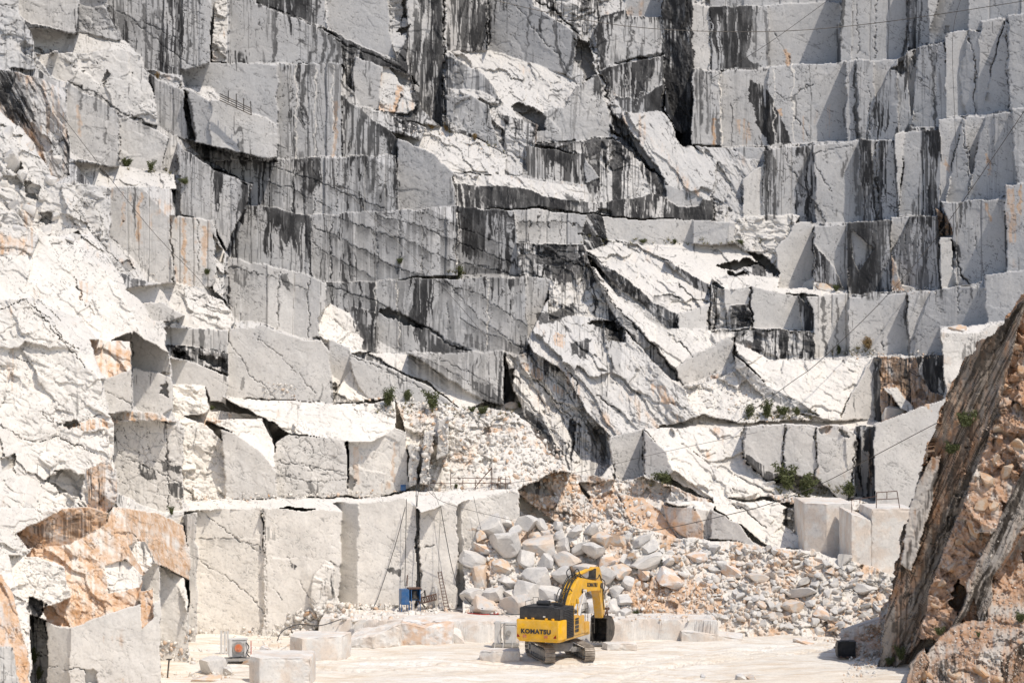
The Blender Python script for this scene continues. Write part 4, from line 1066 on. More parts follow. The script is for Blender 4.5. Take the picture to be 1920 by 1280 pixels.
M_ORG=pmat('orange_paint',(.62,.16,.05),.6,0,.4)
M_RED=pmat('red_reflector',(.5,.02,.01),.3)
M_SHOE=pmat('dusty_track_steel',(.30,.25,.20),.75,.3,.7,(.55,.48,.40))
M_GLASS=pmat('dark_glass',(.02,.03,.03),.1)
M_HOSE=pmat('black_rubber',(.03,.03,.03),.6)
M_RBK=rock_mat('rusty_block_rock',white=(.60,.48,.36),grey=(.44,.33,.23),och=(.42,.215,.09),attr=False,patch=.8)
# ------------------------------------------------------------------ quarry floor
ZF=-22.0; ZB=-20.45
def ground_mat():
    k=NT('quarry_dust'); tc=k.n('ShaderNodeTexCoord').outputs['Object']
    a=k.noise(.16,6,.6,tc,(1,1.6,1)); b=k.noise(.9,7,.68,tc,(.35,1.6,1)); c=k.noise(7,6,.7,tc)
    col=k.mix(k.ramp(a,[(.35,0.),(.62,1.)]),(.74,.66,.55),(.80,.76,.69))
    col=k.mix(k.math('MULTIPLY',k.ramp(b,[(.46,0.),(.64,1.)]),.62),col,(.56,.42,.28))
    e=k.noise(.42,5,.6,tc,(.25,2.6,1)); col=k.mix(k.ramp(e,[(.52,0.),(.62,.28),(.7,.1)]),col,(.50,.44,.37))
    col=k.mix(.6,col,k.ramp(c,[(.3,.72),(.6,1.)]),'MULTIPLY')
    k.l(col,k.b.inputs['Base Color']); k.b.inputs['Roughness'].default_value=.95
    k.bump(k.math('ADD',b,c),.5,.07); return k.m
M_GR=ground_mat()
def floor_sheet(name,x0,x1,y0,y1,z,step,amp,seed,edge=None,mat=None):
    gx,gy=np.meshgrid(np.arange(x0,x1+.01,step),np.arange(y0,y1+.01,step)); gx=gx.astype(f32); gy=gy.astype(f32)
    gz=z+amp*((fbm(gx/6,gy/4,seed,4)-.5)*1.6+(fbm(gx/1.1,gy/.7,seed+3,3)-.5)*.35)
    for cx,cy,r,wd in ((-4,196,32,.35),(-4,196,34.6,.35),(30,150,24,.3),(30,150,26.6,.3),(-20,120,47,.3),(-20,120,49.5,.3)):  # curved wheel ruts
        q=np.abs(np.hypot(gx-cx,gy-cy)-r); gz-=amp*.35*np.exp(-(q/wd)**2)*(.6+.4*np.sin(np.arctan2(gy-cy,gx-cx)*r*9))
    if edge is not None: gz=edge(gx,gy,gz)
    h,w=gx.shape; idx=np.arange(h*w).reshape(h,w); q=np.stack([idx[:-1,:-1],idx[:-1,1:],idx[1:,1:],idx[1:,:-1]],-1).reshape(-1,4)
    me=bpy.data.meshes.new(name); me.from_pydata(np.stack([gx,gy,gz],-1).reshape(-1,3).tolist(),[],q.tolist()); me.update()
    return link(name,me,mat or M_GR)
tag(floor_sheet('ground',-60,60,132,200,ZF,.2,.42,5),'pale dusty quarry floor with wheel ruts',kind='structure')
me=bpy.data.meshes.new('far_ground'); me.from_pydata([(-900,-900,ZF-.35),(900,-900,ZF-.35),(900,900,ZF-.35),(-900,900,ZF-.35)],[],[(0,1,2,3)]); tag(link('ground_beyond',me,M_GR),'dusty ground around the quarry',kind='structure')
# raised shelf of bedrock at the foot of the wall; its front edge is sawn and broken
def shelf_edge(gx,gy,gz):
    xl=-14.2; xr=15.1
    fr=177.3+1.6*(vn(gx/2.6,gx*0,71)-.5)+.12*(vn(gx/.7,gx*0,72)-.5)-sst(6.,7.,gx)*sst(15.5,14.,gx)*.2
    fr=fr+sst(-6,-14,gx)*1.5
    d=np.minimum(np.minimum(gy-fr,(gx-xl)*.8),(xr-gx)*2.)
    k=sst(-.18,.02,d)
    return (ZF-.4)+(gz-(ZF-.4))*k
tag(floor_sheet('ledge',-16,16.5,174.5,200,ZB,.16,.16,9,shelf_edge,M_BLK),'low sawn marble shelf at the foot of the quarry wall',kind='structure')
# ------------------------------------------------------------------ blocks
def slab(name,foot,z0,z1,mat,label=None,cat='marble block',grp=None,seed=0,rough=.05,top=None,res=.45):
    """solid from a footprint (world XY), top may give a height per corner"""
    bm=bmesh.new(); n=len(foot); tz=top or [z1]*n
    a=[bm.verts.new((x,y,z0)) for x,y in foot]; b=[bm.verts.new((x,y,tz[i])) for i,(x,y) in enumerate(foot)]
    bm.faces.new(a[::-1]); bm.faces.new(b)
    for i in range(n): bm.faces.new((a[i],a[(i+1)%n],b[(i+1)%n],b[i]))
    bmesh.ops.bevel(bm,geom=bm.edges[:],offset=.05,segments=1,affect='EDGES')
    bmesh.ops.triangulate(bm,faces=bm.faces)
    for _ in range(6):
        es=[e for e in bm.edges if e.calc_length()>res]
        if not es: break
        bmesh.ops.subdivide_edges(bm,edges=es,cuts=1); bmesh.ops.triangulate(bm,faces=[f for f in bm.faces if len(f.verts)>3])
    bm.normal_update()
    from mathutils import noise as mn
    for v in bm.verts:
        sharp=max([e.calc_face_angle(0) for e in v.link_edges] or [0])
        q=mn.noise(v.co*1.3+Vector((seed*7.1,0,0)))*rough+mn.noise(v.co*4+Vector((seed,0,0)))*rough*.5
        if sharp>.5: q-=abs(mn.noise(v.co*2.1+Vector((0,seed*3.,0))))*.16
        v.co+=v.normal*q
    o=bmo(name,bm,mat)
    if label: tag(o,label,cat,grp)
    return o
def px_foot(pts,z=ZF): return [tuple(onfloor(x,y,z)[:2]) for x,y in pts]
def pxw(px,D): return (px-960)/F*D
# two sawn blocks at the right foot of the quarry
def blk(xl,xc,xr,Dc,azl,azr,depth_,ytop,ybot):
    """vertical corner at pixel column xc; left and right faces turned"""
    c=Vector((pxw(xc,Dc),Dc)); 
    def hit(px,az):     # ray through column px with the face plane through c
        n=Vector((math.sin(math.radians(az)),-math.cos(math.radians(az)))); r=Vector(((px-960)/F,1)); t=n.dot(c)/n.dot(r); return r*t
    l=hit(xl,azl); r=hit(xr,azr); b=Vector((0,depth_))
    return [tuple(l),tuple(c),tuple(r),tuple(r+b),tuple(l+b)]
f1=blk(1508,1550,1600,193.,-38,24,7,942,1045)
slab('marble_block',f1,-19.5,-(944-640)/F*193,M_BLK,'tall sawn marble block with a corner edge, half in shade, left of the stepped one',seed=1,rough=.03)
f2=[(pxw(1596,186),186),(pxw(1634,186.3),186.3),(pxw(1712,187),187),(pxw(1712,187),193),(pxw(1634,186.3),193),(pxw(1596,186),193)]
slab('marble_block',f2[:2]+f2[4:],-20.5,-(972-640)/F*186,M_BLK,'low left step of the stepped sawn block beside the dark leaning slab',seed=2,rough=.03,top=[-(963-640)/F*186,-(975-640)/F*186,-(972-640)/F*186,-(960-640)/F*186])
slab('marble_block',[f2[1],f2[2],f2[3],f2[4]],-20.5,-(953-640)/F*187,M_BLK,'broad sawn marble block with tan stain carrying the thin metal railing',seed=3,rough=.03)
# floor blocks
slab('marble_block',[(-16.9,155.6),(-16.15,154.6),(-12.85,154.5),(-12.85,158.4),(-16.9,158.6)],-22.2,-20.2,M_BLK,'square sawn marble block on the floor at the bottom edge of the photo',seed=4,rough=.02)
D=166.5
slab('marble_block',[(pxw(541,D),D+1.2),(pxw(566,D),D),(pxw(640,D+1),D+1),(pxw(655,D+1),D+3.6),(pxw(541,D),D+4.5)],-22.2,-20.4,M_BLK,'large pale sawn block with a thin ladder leaning on it',seed=5,rough=.03)
D=174.5
slab('marble_block',[(pxw(650,D),D),(pxw(700,D),D-.6),(pxw(752,D),D),(pxw(752,D),D+2),(pxw(665,D),D+2.4)],-22.1,-21,M_BLK,'low flat marble block with a grey rounded end',seed=6,rough=.12,top=[-21.5,-21.2,-20.3,-20.3,-21.0])
D=175.2
slab('marble_block',[(pxw(752,D),D),(pxw(800,D),D-.3),(pxw(850,D),D),(pxw(850,D),D+2),(pxw(752,D),D+2)],-22.1,-20.4,M_STN,'orange stained block face on the shelf edge left of the excavator',seed=7,rough=.1,top=[-20.35,-20.7,-20.6,-20.4,-20.35])
D=175.8
slab('boulder',[(pxw(838,D),D),(pxw(872,D),D-.4),(pxw(862,D),D+1.4),(pxw(845,D),D+1.5)],-22.1,-20.9,M_BLK,'small wedge of marble lying at the end of the shelf',cat='boulder',seed=8,rough=.1,top=[-20.8,-21.8,-20.9,-20.7])
D=166.8
slab('marble_block',[(pxw(898,D),D),(pxw(925,D),D-.5),(pxw(975,D),D),(pxw(975,D),D+1.6),(pxw(905,D),D+1.6)],-22.1,-21.3,M_BLK,'low flat slab lying left of the excavator tracks',seed=9,rough=.05)
D=172.6
slab('marble_block',[(pxw(1138,D),D),(pxw(1195,D),D),(pxw(1195,D),D+1.3),(pxw(1130,D),D+1.3)],-22.1,-21.55,M_BLK,'thin low slab lying under the excavator bucket',seed=10,rough=.04)
D=177.0
slab('marble_block',[(pxw(1277,D),D-.3),(pxw(1310,D),D-.5),(pxw(1392,D),D),(pxw(1400,D),D+2.5),(pxw(1277,D),D+2.5)],-22.1,-21.2,M_BLK,'low wedge of marble standing in front of the sawn shelf',seed=11,rough=.04,top=[-21.15,-21.2,-21.75,-21.6,-21.2])
slab('marble_block',[(15.3,185.8),(20,186.0),(26.5,188.5),(26.5,191),(15.3,190)],-22.2,-21.5,M_BLK,'long low white ledge in front of the rubble slope',seed=12,rough=.05,top=[-21.4,-21.55,-21.85,-21.8,-21.2])
# ------------------------------------------------------------------ leaning brown slabs and gravel on the right
OX,OY=np.meshgrid(np.arange(1520,2110,1.6,dtype=f32),np.arange(520,1345,1.6,dtype=f32))
OP=parse('''
K D=161.5 az=-30 t=0 r=.5 an=-66 sx=7 st=.5 oc=.4 tn=.2 | 1400,300 2300,300 2300,1500 1400,1500
K D=158 az=-22 t=10 r=1.6 st=.12 oc=1.0 tn=.6 an=30 | 1740,700 1880,560 2200,400 2200,1200 1700,1200
K D=157 az=-5 t=16 r=1.4 st=.05 oc=.7 tn=.7 | 1790,900 1900,830 2200,700 2200,1000 1830,1000
K D=161 az=-34 t=-2 r=.8 an=-66 sx=7 st=.66 oc=.55 tn=.05 mo=.5 | 1935,540 1960,520 1915,592 1900,663 1864,786 1832,876 1804,955 1773,1028 1740,1110 1722,1213 1680,1250 1640,1300 1632,1300 1650,1190 1672,1090 1690,1010 1712,930 1742,830 1770,760 1795,700 1835,640 1870,618
C D=161 az=-20 t=0 r=.3 st=.1 oc=.35 tn=.7 an=-66 | 1705,945 1742,855 1765,850 1755,905 1728,1010 1710,1070 1690,1060
K D=156 az=-18 t=2 r=.6 an=-64 sx=7 st=.5 oc=.3 tn=.25 | 1930,855 1990,830 1935,950 1890,1040 1862,1080 1858,1165 1835,1170 1825,1120 1800,1172 1785,1175 1815,1090 1860,1000
R D=155 az=-15 t=42 r=.7 oc=.75 tn=.4 mo=.5 ax=1800 ay=1200 | 1850,1165 1870,1080 1930,980 2200,900 2200,1400 1690,1400 1720,1250 1760,1195 1800,1165
K D=152 az=0 t=20 r=.9 oc=.8 tn=.6 | 1720,1260 1790,1225 1860,1215 1900,1240 1890,1400 1700,1400
K D=151 az=-20 t=4 r=.6 an=-80 sx=5 st=.5 oc=.6 tn=.3 | 1880,1240 1920,1200 2200,1190 2200,1400 1880,1400
K D=153 az=-20 t=6 r=.6 an=-70 sx=5 st=.4 oc=.6 tn=.3 | 1690,1300 1710,1240 1735,1215 1745,1240 1720,1345 1680,1345
R D=168 ax=1600 ay=1290 t=30 oc=.65 r=.7 tn=.7 | 1440,1120 1672,1120 1655,1200 1636,1290 1632,1400 1440,1400
''')
OL=parse('''
H s=.6 dep=2 | 1775,1130 1800,1085 1812,1110 1795,1150
B w=9 s=.75 | 1830,780 1790,900 1750,1020 1715,1130
B w=7 s=.9 | 1770,860 1730,960 1700,1060 1680,1180
B w=12 s=.85 | 1700,1120 1690,1200 1670,1260
H s=.7 dep=1 | 1915,1040 1960,1000 1960,1120 1930,1100
''')
def obase(px,py): return 160.
RO=relief(OP,OL,OX,OY,obase,seed=300,warp=2.6)
OUT=[(1926,540),(2112,430),(2112,1350),(1530,1350),(1560,1292),(1600,1248),(1562,1215),(1575,1178),(1640,1165),(1664,1120),(1686,1020),(1710,932),(1738,835),(1766,762),(1790,702),(1832,640),(1868,620),(1895,580)]
ww=(fbm(OX/16,OY/16,777,4)-.5)*14
om=inpoly(OX+ww,OY+ww*.7,OUT)[:-1,:-1]
M_OUT=rock_mat('brown_slab_rock',white=(.66,.60,.53),grey=(.22,.175,.135),dark=(.045,.036,.028),och=(.42,.225,.105))
og=grid_mesh('outcrop',OX,OY,RO,om,M_OUT,back=9.0); tag(og,'steep brown and dark leaning rock slabs with orange broken rock and gravel',kind='structure')
def odepth(px,py):
    j=int(np.clip((px-1520)/1.6,0,OX.shape[1]-1)); i=int(np.clip((py-520)/1.6,0,OX.shape[0]-1)); return float(RO['D'][i,j])
it=[]; r=np.random.RandomState(5)
for poly,N,s0,s1,oc in (([(1745,1195),(1850,1165),(1925,1000),(2000,960),(2000,1290),(1700,1290),(1720,1240)],2600,.7,3.2,.6),([(1560,1215),(1660,1160),(1640,1290),(1560,1290),(1600,1248)],700,1,5,.5),
    ([(1810,860),(1920,700),(1930,900),(1850,1060),(1780,1140),(1790,1040)],60,2,6,.6)):
    xs=[p[0] for p in poly]; ys=[p[1] for p in poly]; k=0
    while k<N:
        px=r.uniform(min(xs),max(xs)); py=r.uniform(min(ys),max(ys))
        if not inside((px,py),poly): continue
        k+=1; s=(s0+(s1-s0)*r.rand()**2.5)*.036; it.append((W(px,py,odepth(px,py)-s*.5),s,(r.rand()<oc)*r.uniform(.2,.9),r.uniform(.3,1)))
o=scatter('gravel',it,M_OUT,8); tag(o,'brown and white gravel on the right bank',kind='stuff')
# ------------------------------------------------------------------ rubble
R_=np.random.RandomState(11)
PILE=[(872,1105),(866,1052),(905,985),(975,978),(1050,988),(1150,1000),(1230,1015),(1330,1022),(1500,1034),(1600,1068),(1680,1095),(1650,1200),(1570,1190),(1440,1170),(1340,1160),(1150,1156),(900,1142)]
EARTH=[(1165,1100),(1260,1075),(1345,1105),(1365,1150),(1200,1160)]
def ffd(px,py):
    """point on whatever lies there: rock relief, shelf or floor"""
    d=depth(px,py); p=W(px,py,d)
    if p.z<ZF: p=onfloor(px,py,ZF)
    if py>1120 and px<1345 and px>620:
        q=onfloor(px,py,ZB)
        if q.y>177.5 and q.y<p.y: p=q
    return p
BP=[rock_mesh('boulder',rock_proto(40+i,3,9+i%5,boxy=(3,5,0,6)[i%4],d0=.46,d1=.74),M_BLD) for i in range(16)]
BR=[rock_mesh('boulder',rock_proto(140+i,3,8+i%4,boxy=(3,0,4,0)[i%4],d0=.3,d1=.66),M_BLD) for i in range(10)]
BT=[rock_mesh('boulder',rock_proto(40+i,3,9+i%5,boxy=(3,5,0,6)[i%4],d0=.46,d1=.74),M_STN) for i in range(3)]
def boulder(px,py,s,lab,grp=None,asp=(1,1,1),mi=None,mat=None,out=.15,rot=None):
    p=ffd(px,py); m=(BR[R_.randint(10)] if px>1230 and mi is None else BP[mi if mi is not None else R_.randint(16)]) if mat is None else BT[(mi or 0)%3]
    o=bpy.data.objects.new('boulder',m); C.objects.link(o)
    o.location=p+Vector((0,-out*s,out*.4*s)); o.scale=(s*asp[0],s*asp[1],s*asp[2]); o.rotation_euler=rot or (R_.uniform(-.55,.55),R_.uniform(-.55,.55),R_.uniform(0,6.28))
    tag(o,lab,'boulder',grp); return o
placed=[]
def put(px,py,spx): placed.append((px,py,spx))
# distinct ones
SP=[(908,1030,26,(1.1,.9,.5),1,'flat orange topped boulder resting highest at the left end of the pile'),
(900,1085,30,(1,.9,.95),0,'large pale angular boulder at the left end of the pile below the orange one'),
(938,1063,22,(1,.9,.9),0,'rounded pale boulder right of the large angular one at the pile end'),
(948,1090,20,(1.1,.9,.8),0,'squarish boulder below the rounded one at the left of the pile'),
(886,1117,22,(1.1,.9,.8),0,'grey bottom boulder touching the sawn wall at the pile end'),
(928,1116,25,(1.2,.9,.7),0,'wide grey bottom boulder second from the sawn wall'),
(960,1115,17,(1,.9,.9),0,'small pale bottom boulder third from the sawn wall'),
(986,1048,22,(.9,.9,1.1),0,'upright squared grey boulder above the excavator engine'),
(1010,1085,27,(1.15,.9,.9),0,'big rounded boulder directly above the black engine hood'),
(1253,1085,27,(1.2,.9,.85),1,'large orange stained boulder right of the excavator arm'),
(1207,1075,15,(1,.9,1),1,'small orange boulder between the arm and the largest orange one'),
(1138,1050,22,(1.3,.9,.8),1,'tan streaked boulder just above the boom end'),
(1305,1045,19,(1.2,.9,.8),1,'brown tan boulder high on the right half of the pile'),
(1060,1050,26,(1.2,.9,.7),0,'long pale boulder above the excavator boom'),
(1212,1055,27,(1.5,.9,.6),0,'long flat white boulder in the middle of the slope'),
(1150,1140,19,(1,.9,1),0,'upright marble boulder at the slope foot right of the bucket'),
(1540,1150,17,(1.4,.9,.9),1,'brown pink boulder low on the right end of the slope'),
(1488,1158,10,(.7,.7,1),0,'small dark grey squared stone at the edge of the floor'),
(1500,1110,24,(1.5,.9,.5),0,'long thin tilted slab lying on the right slope'),
(1485,1140,22,(1.2,.9,.8),0,'white wedge boulder beside the brown pink one'),
(1620,1105,19,(1.5,.9,.6),0,'flat white slab below the stepped sawn block'),
(1582,1050,17,(1,.9,1),0,'grey boulder against the foot of the shaded sawn block'),
(1522,1035,9,(1,1,1),0,'small white stone at the foot of the tall cornered block'),
(1505,1203,14,(1.7,.8,.5),1,'flat pink stone near the black steel bucket'),
(1370,1070,20,(1.3,.9,.7),1,'tan slab lying left of the slope centre ridge'),
(1420,1085,20,(1.4,.9,.6),0,'white slab stacked on stones at the slope centre')]
for px,py,sp,asp,tn,lab in SP:
    s=sp*.92*depth(px,py)/F; boulder(px,py,s,lab,None,asp,mat=M_TAN if tn else None,mi=R_.randint(16),rot=(R_.uniform(-.3,.3),R_.uniform(-.3,.3),R_.uniform(-.6,.6))); put(px,py,sp)
n=0; tries=0
NB=292
while n<NB and tries<60000:
    tries+=1
    px=R_.uniform(868,1680); py=R_.uniform(978,1205)
    if not inside((px,py),PILE): continue
    e=inside((px,py),EARTH)
    big=1-sst(1080,1300,np.float32(px)); mx=11+24*big*(1 if py>1010 else .55); mx*=(1-.55*(tries/60000)) 
    sp=mx*R_.uniform(.45,1.05)
    if e and R_.rand()<.93: continue
    if any((px-a)**2+(py-b)**2*1.35<((sp+c)*.66)**2 for a,b,c in placed): continue
    put(px,py,sp); n+=1
    s=sp*depth(px,py)/F
    if px<1250: zn=('beside the sawn wall','behind the excavator engine hood','behind the excavator boom','just right of the excavator arm')[int(min(3,max(0,(px-860)//98)))]
    else: zn=('in the middle of the right hand slope','below the tumbled slabs','below the tall cornered block','beside the stepped sawn block')[int(min(3,(px-1250)//108))]
    ht='near the heap top' if py<1040 else ('midway up the heap' if py<1100 else 'low on the heap')
    sz='large' if sp>17 else ('medium' if sp>10 else 'small')
    lab='%s marble boulder %s %s'%(sz,ht,zn); grp='%s boulders %s %s'%(sz,ht,zn)
    boulder(px,py,s,lab,grp,asp=(R_.uniform(.9,1.35),R_.uniform(.8,1),R_.uniform(.6,1)) if px<1230 else (R_.uniform(.9,1.6),R_.uniform(.8,1.1),R_.uniform(.4,.85)),out=R_.uniform(.25,.6) if px<1230 else R_.uniform(.05,.35))
# boulders on the floor, left
for px,py,sp,asp,tn,lab in [(400,1248,24,(1.1,.8,.95),0,'rounded grey boulder on the floor in front of the saw machine'),
(425,1255,11,(1,.8,1),0,'small angular stone touching the rounded grey boulder'),
(385,1268,22,(1.6,.8,.5),0,'low pale heap stone at the bottom left of the floor'),
(498,1222,20,(1,.7,.9),1,'smooth orange brown boulder behind the square sawn block'),
(470,1236,14,(1.6,.8,.5),1,'orange tail stone left of the smooth orange boulder'),
(640,1150,17,(1,.8,1),0,'pale round boulder leaning on the foot of the shaded wall corner'),
(1318,1265,8,(1.5,.8,.5),0,'pale stone at the bottom edge of the floor'),
(1388,1268,12,(1,.8,.8),0,'white pointed stone at the bottom edge of the floor'),
(1408,1270,8,(1.3,.8,.8),0,'grey stone beside the white pointed one at the bottom edge')]:
    p=onfloor(px,py+sp*.5); s=sp*p.y/F
    m=(BT if tn else BP)[R_.randint(3)]; o=bpy.data.objects.new('boulder',m); C.objects.link(o); o.location=p+Vector((0,0,s*asp[2]*.45)); o.scale=(s*asp[0],s*asp[1],s*asp[2]); o.rotation_euler=(R_.uniform(-.3,.3),R_.uniform(-.3,.3),R_.uniform(0,3)); tag(o,lab,'boulder')
# bench boulders
for px,py,sp,asp,lab in [(1518,533,14,(1.7,.9,.8),'long white boulder lying on the ledge under the grey column'),
(1545,540,12,(1.5,.9,.7),'smaller white boulder at the right end of the same ledge'),
(1794,617,15,(1.25,.9,.7),'white loose block perched on the light bench at the right'),
(1672,775,18,(1.25,.9,1),'white rounded boulder in the brown rock niche'),
(1700,541,16,(1.6,.9,.5),'flat brown boulder on the ledge below the black streaked wall'),
(1478,943,13,(1,.9,1.2),'crumpled grey boulder left of the tall cornered block'),
(952,762,14,(1.3,.9,.7),'grey white boulder at the foot of the dark niche'),
(1440,905,9,(1.5,.9,.6),'pale stone by the bushes under the sawn columns')]:
    s=sp*depth(px,py)/F; p=onrock(px,py); o=bpy.data.objects.new('boulder',BP[R_.randint(16)]); C.objects.link(o); o.location=p+Vector((0,-.1*s,0)); o.scale=(s*asp[0],s*asp[1],s*asp[2]); o.rotation_euler=(R_.uniform(-.3,.3),R_.uniform(-.3,.3),R_.uniform(-.5,.5)); tag(o,lab,'boulder')
# small stones, nobody could count them
def strew(name,label,zones,seed):
    r=np.random.RandomState(seed); it=[]
    for poly,N,s0,s1,oc,tn in zones:
        xs=[p[0] for p in poly]; ys=[p[1] for p in poly]; k=0; t=0
        while k<N and t<N*12:
            t+=1; px=r.uniform(min(xs),max(xs)); py=r.uniform(min(ys),max(ys))
            if not inside((px,py),poly): continue
            k+=1; s=(s0+(s1-s0)*r.rand()**3)*.045
            it.append((ffd(px,py)-Vector((0,s*.3,0)),s,(r.rand()<oc)*r.uniform(.3,1),np.clip(tn+r.uniform(-.3,.3),0,1)))
    o=scatter(name,it,M_ROCK,seed); tag(o,label,kind='stuff')
strew('rubble','small broken stones covering the rubble slope',[(PILE,2700,1.2,7,.6,.9),(EARTH,500,1,4,.8,.5),([(1040,915),(1160,905),(1200,930),(1235,1005),(1120,1000),(975,975),(980,940)],700,1.2,7,.5,.7),
 ([(870,1140),(1150,1150),(1340,1160),(1570,1190),(1650,1200),(1640,1290),(1560,1290),(1600,1240),(1560,1205),(1440,1178),(1100,1166),(870,1150)],900,1,5,.4,.75)],21)
strew('rubble','small stones lying along the quarry benches',[([(740,755),(960,772),(1040,830),(1090,905),(960,922),(770,918),(770,800)],1300,1.2,7,.3,.8),
 ([(620,748),(760,745),(965,765),(965,785),(700,775),(620,765)],350,1.2,5,.15,.8),([(1280,724),(1385,690),(1430,735),(1510,785),(1400,795),(1300,775)],600,1.2,5,.1,.7),
 ([(345,925),(530,925),(760,918),(960,910),(960,922),(760,932),(530,940),(345,948)],420,1,5,.15,.85),([(1440,925),(1640,940),(1700,950),(1700,965),(1500,948),(1440,940)],260,1,5,.5,.8),
 ([(1560,655),(1760,660),(1760,672),(1560,674)],140,1,5,.3,.8),([(1660,535),(1760,538),(1760,550),(1660,552)],60,1,4,.2,.7),([(1395,792),(1640,788),(1640,800),(1395,802)],120,1,3,.1,.8),
 ([(740,225),(940,275),(945,300),(740,245)],220,1,4.5,.1,.75),([(1120,893),(1210,890),(1260,905),(1300,945),(1160,930)],260,1,5,.4,.7),
 ([(195,475),(330,530),(430,560),(400,540),(250,520)],60,1,3,.1,.8),([(480,715),(560,720),(560,755),(510,755)],70,1,4,.3,.8),([(330,925),(420,930),(420,950),(330,950)],80,1,4,.2,.8)],22)
strew('rubble','white chips and broken stones at the foot of the left wall',[([(540,1150),(640,1130),(790,1135),(850,1130),(850,1145),(780,1160),(680,1175),(620,1195),(540,1190)],1000,1,9,.12,.9),([(350,1180),(560,1165),(560,1215),(430,1225),(350,1250)],420,.8,5,.15,.85),
 ([(300,1200),(350,1200),(440,1260),(420,1290),(300,1290)],220,1,6,.3,.8)],23)

BX3=[rock_mesh('boulder',rock_proto(240+i,3,9,boxy=(3,0)[i%2],d0=.3,d1=.66),M_RBK) for i in range(4)]
for px,py,sp,asp,tn in [(1890,725,18,(1,.8,1.1),1),(1908,765,15,(1.1,.8,.9),0),(1880,805,20,(1.1,.8,.8),1),(1905,835,16,(1.2,.8,1),0),(1865,862,15,(1,.8,1),1),(1890,885,17,(1.1,.8,.9),0),(1850,905,22,(1.3,.8,.9),0),(1838,945,18,(1,.8,1.1),0),(1865,950,14,(1,.8,1),1),(1825,990,20,(1.2,.8,.9),0),(1800,1015,17,(1,.8,1.2),0),(1790,1060,20,(1.1,.8,1),1),(1765,1095,13,(1,.8,1.3),0),(1800,1105,13,(1,.8,1),0),(1752,1135,12,(1,.8,1),0),(1905,650,15,(1,.8,1),1),(1918,695,15,(1,.8,1),0),(1735,1270,18,(1,.8,1.2),1),(1790,1262,16,(1.1,.8,1),1),(1840,1258,18,(1,.8,1),0),(1870,1275,14,(1,.8,1),0)]:
    q=odepth(px,py); s=sp*.85*q/F; o=bpy.data.objects.new('boulder',BX3[R_.randint(4)]); C.objects.link(o); o.location=W(px,py,q-.05*s); o.scale=(s*asp[0],s*asp[1],s*asp[2]); o.rotation_euler=tuple(R_.uniform(0,6,3)); tag(o,'broken rock block wedged between the leaning brown slabs on the right','boulder','broken blocks between the leaning slabs')

for px,py,sp,asp in [(18,300,23,(1.1,.8,.9)),(72,352,20,(1.1,.8,.8)),(42,330,13,(1,.8,.9)),(98,338,12,(1.2,.8,.8)),(60,395,17,(1.2,.8,.7)),(14,252,18,(1,.8,1)),(108,300,10,(1,.8,.9)),(88,432,15,(1.2,.8,.8)),(28,385,12,(1,.8,1)),(122,378,15,(1.1,.8,.8)),(58,278,14,(1.2,.8,.8)),(102,405,12,(1,.8,.9)),(150,420,12,(1,.8,.8)),(5,345,16,(1,.8,1)),(132,455,11,(1.3,.8,.7)),(35,430,14,(1.2,.8,.8))]:
    q=depth(px,py); s=sp*q/F; o=bpy.data.objects.new('boulder',BR[R_.randint(10)]); C.objects.link(o); o.location=W(px,py,q+.15*s); o.scale=(s*asp[0],s*asp[1],s*asp[2]); o.rotation_euler=(R_.uniform(-.5,.5),R_.uniform(-.5,.5),R_.uniform(0,6)); tag(o,'white boulder half sunk in the upper left slope below the brown streaked rock','boulder','boulders on the upper left slope')
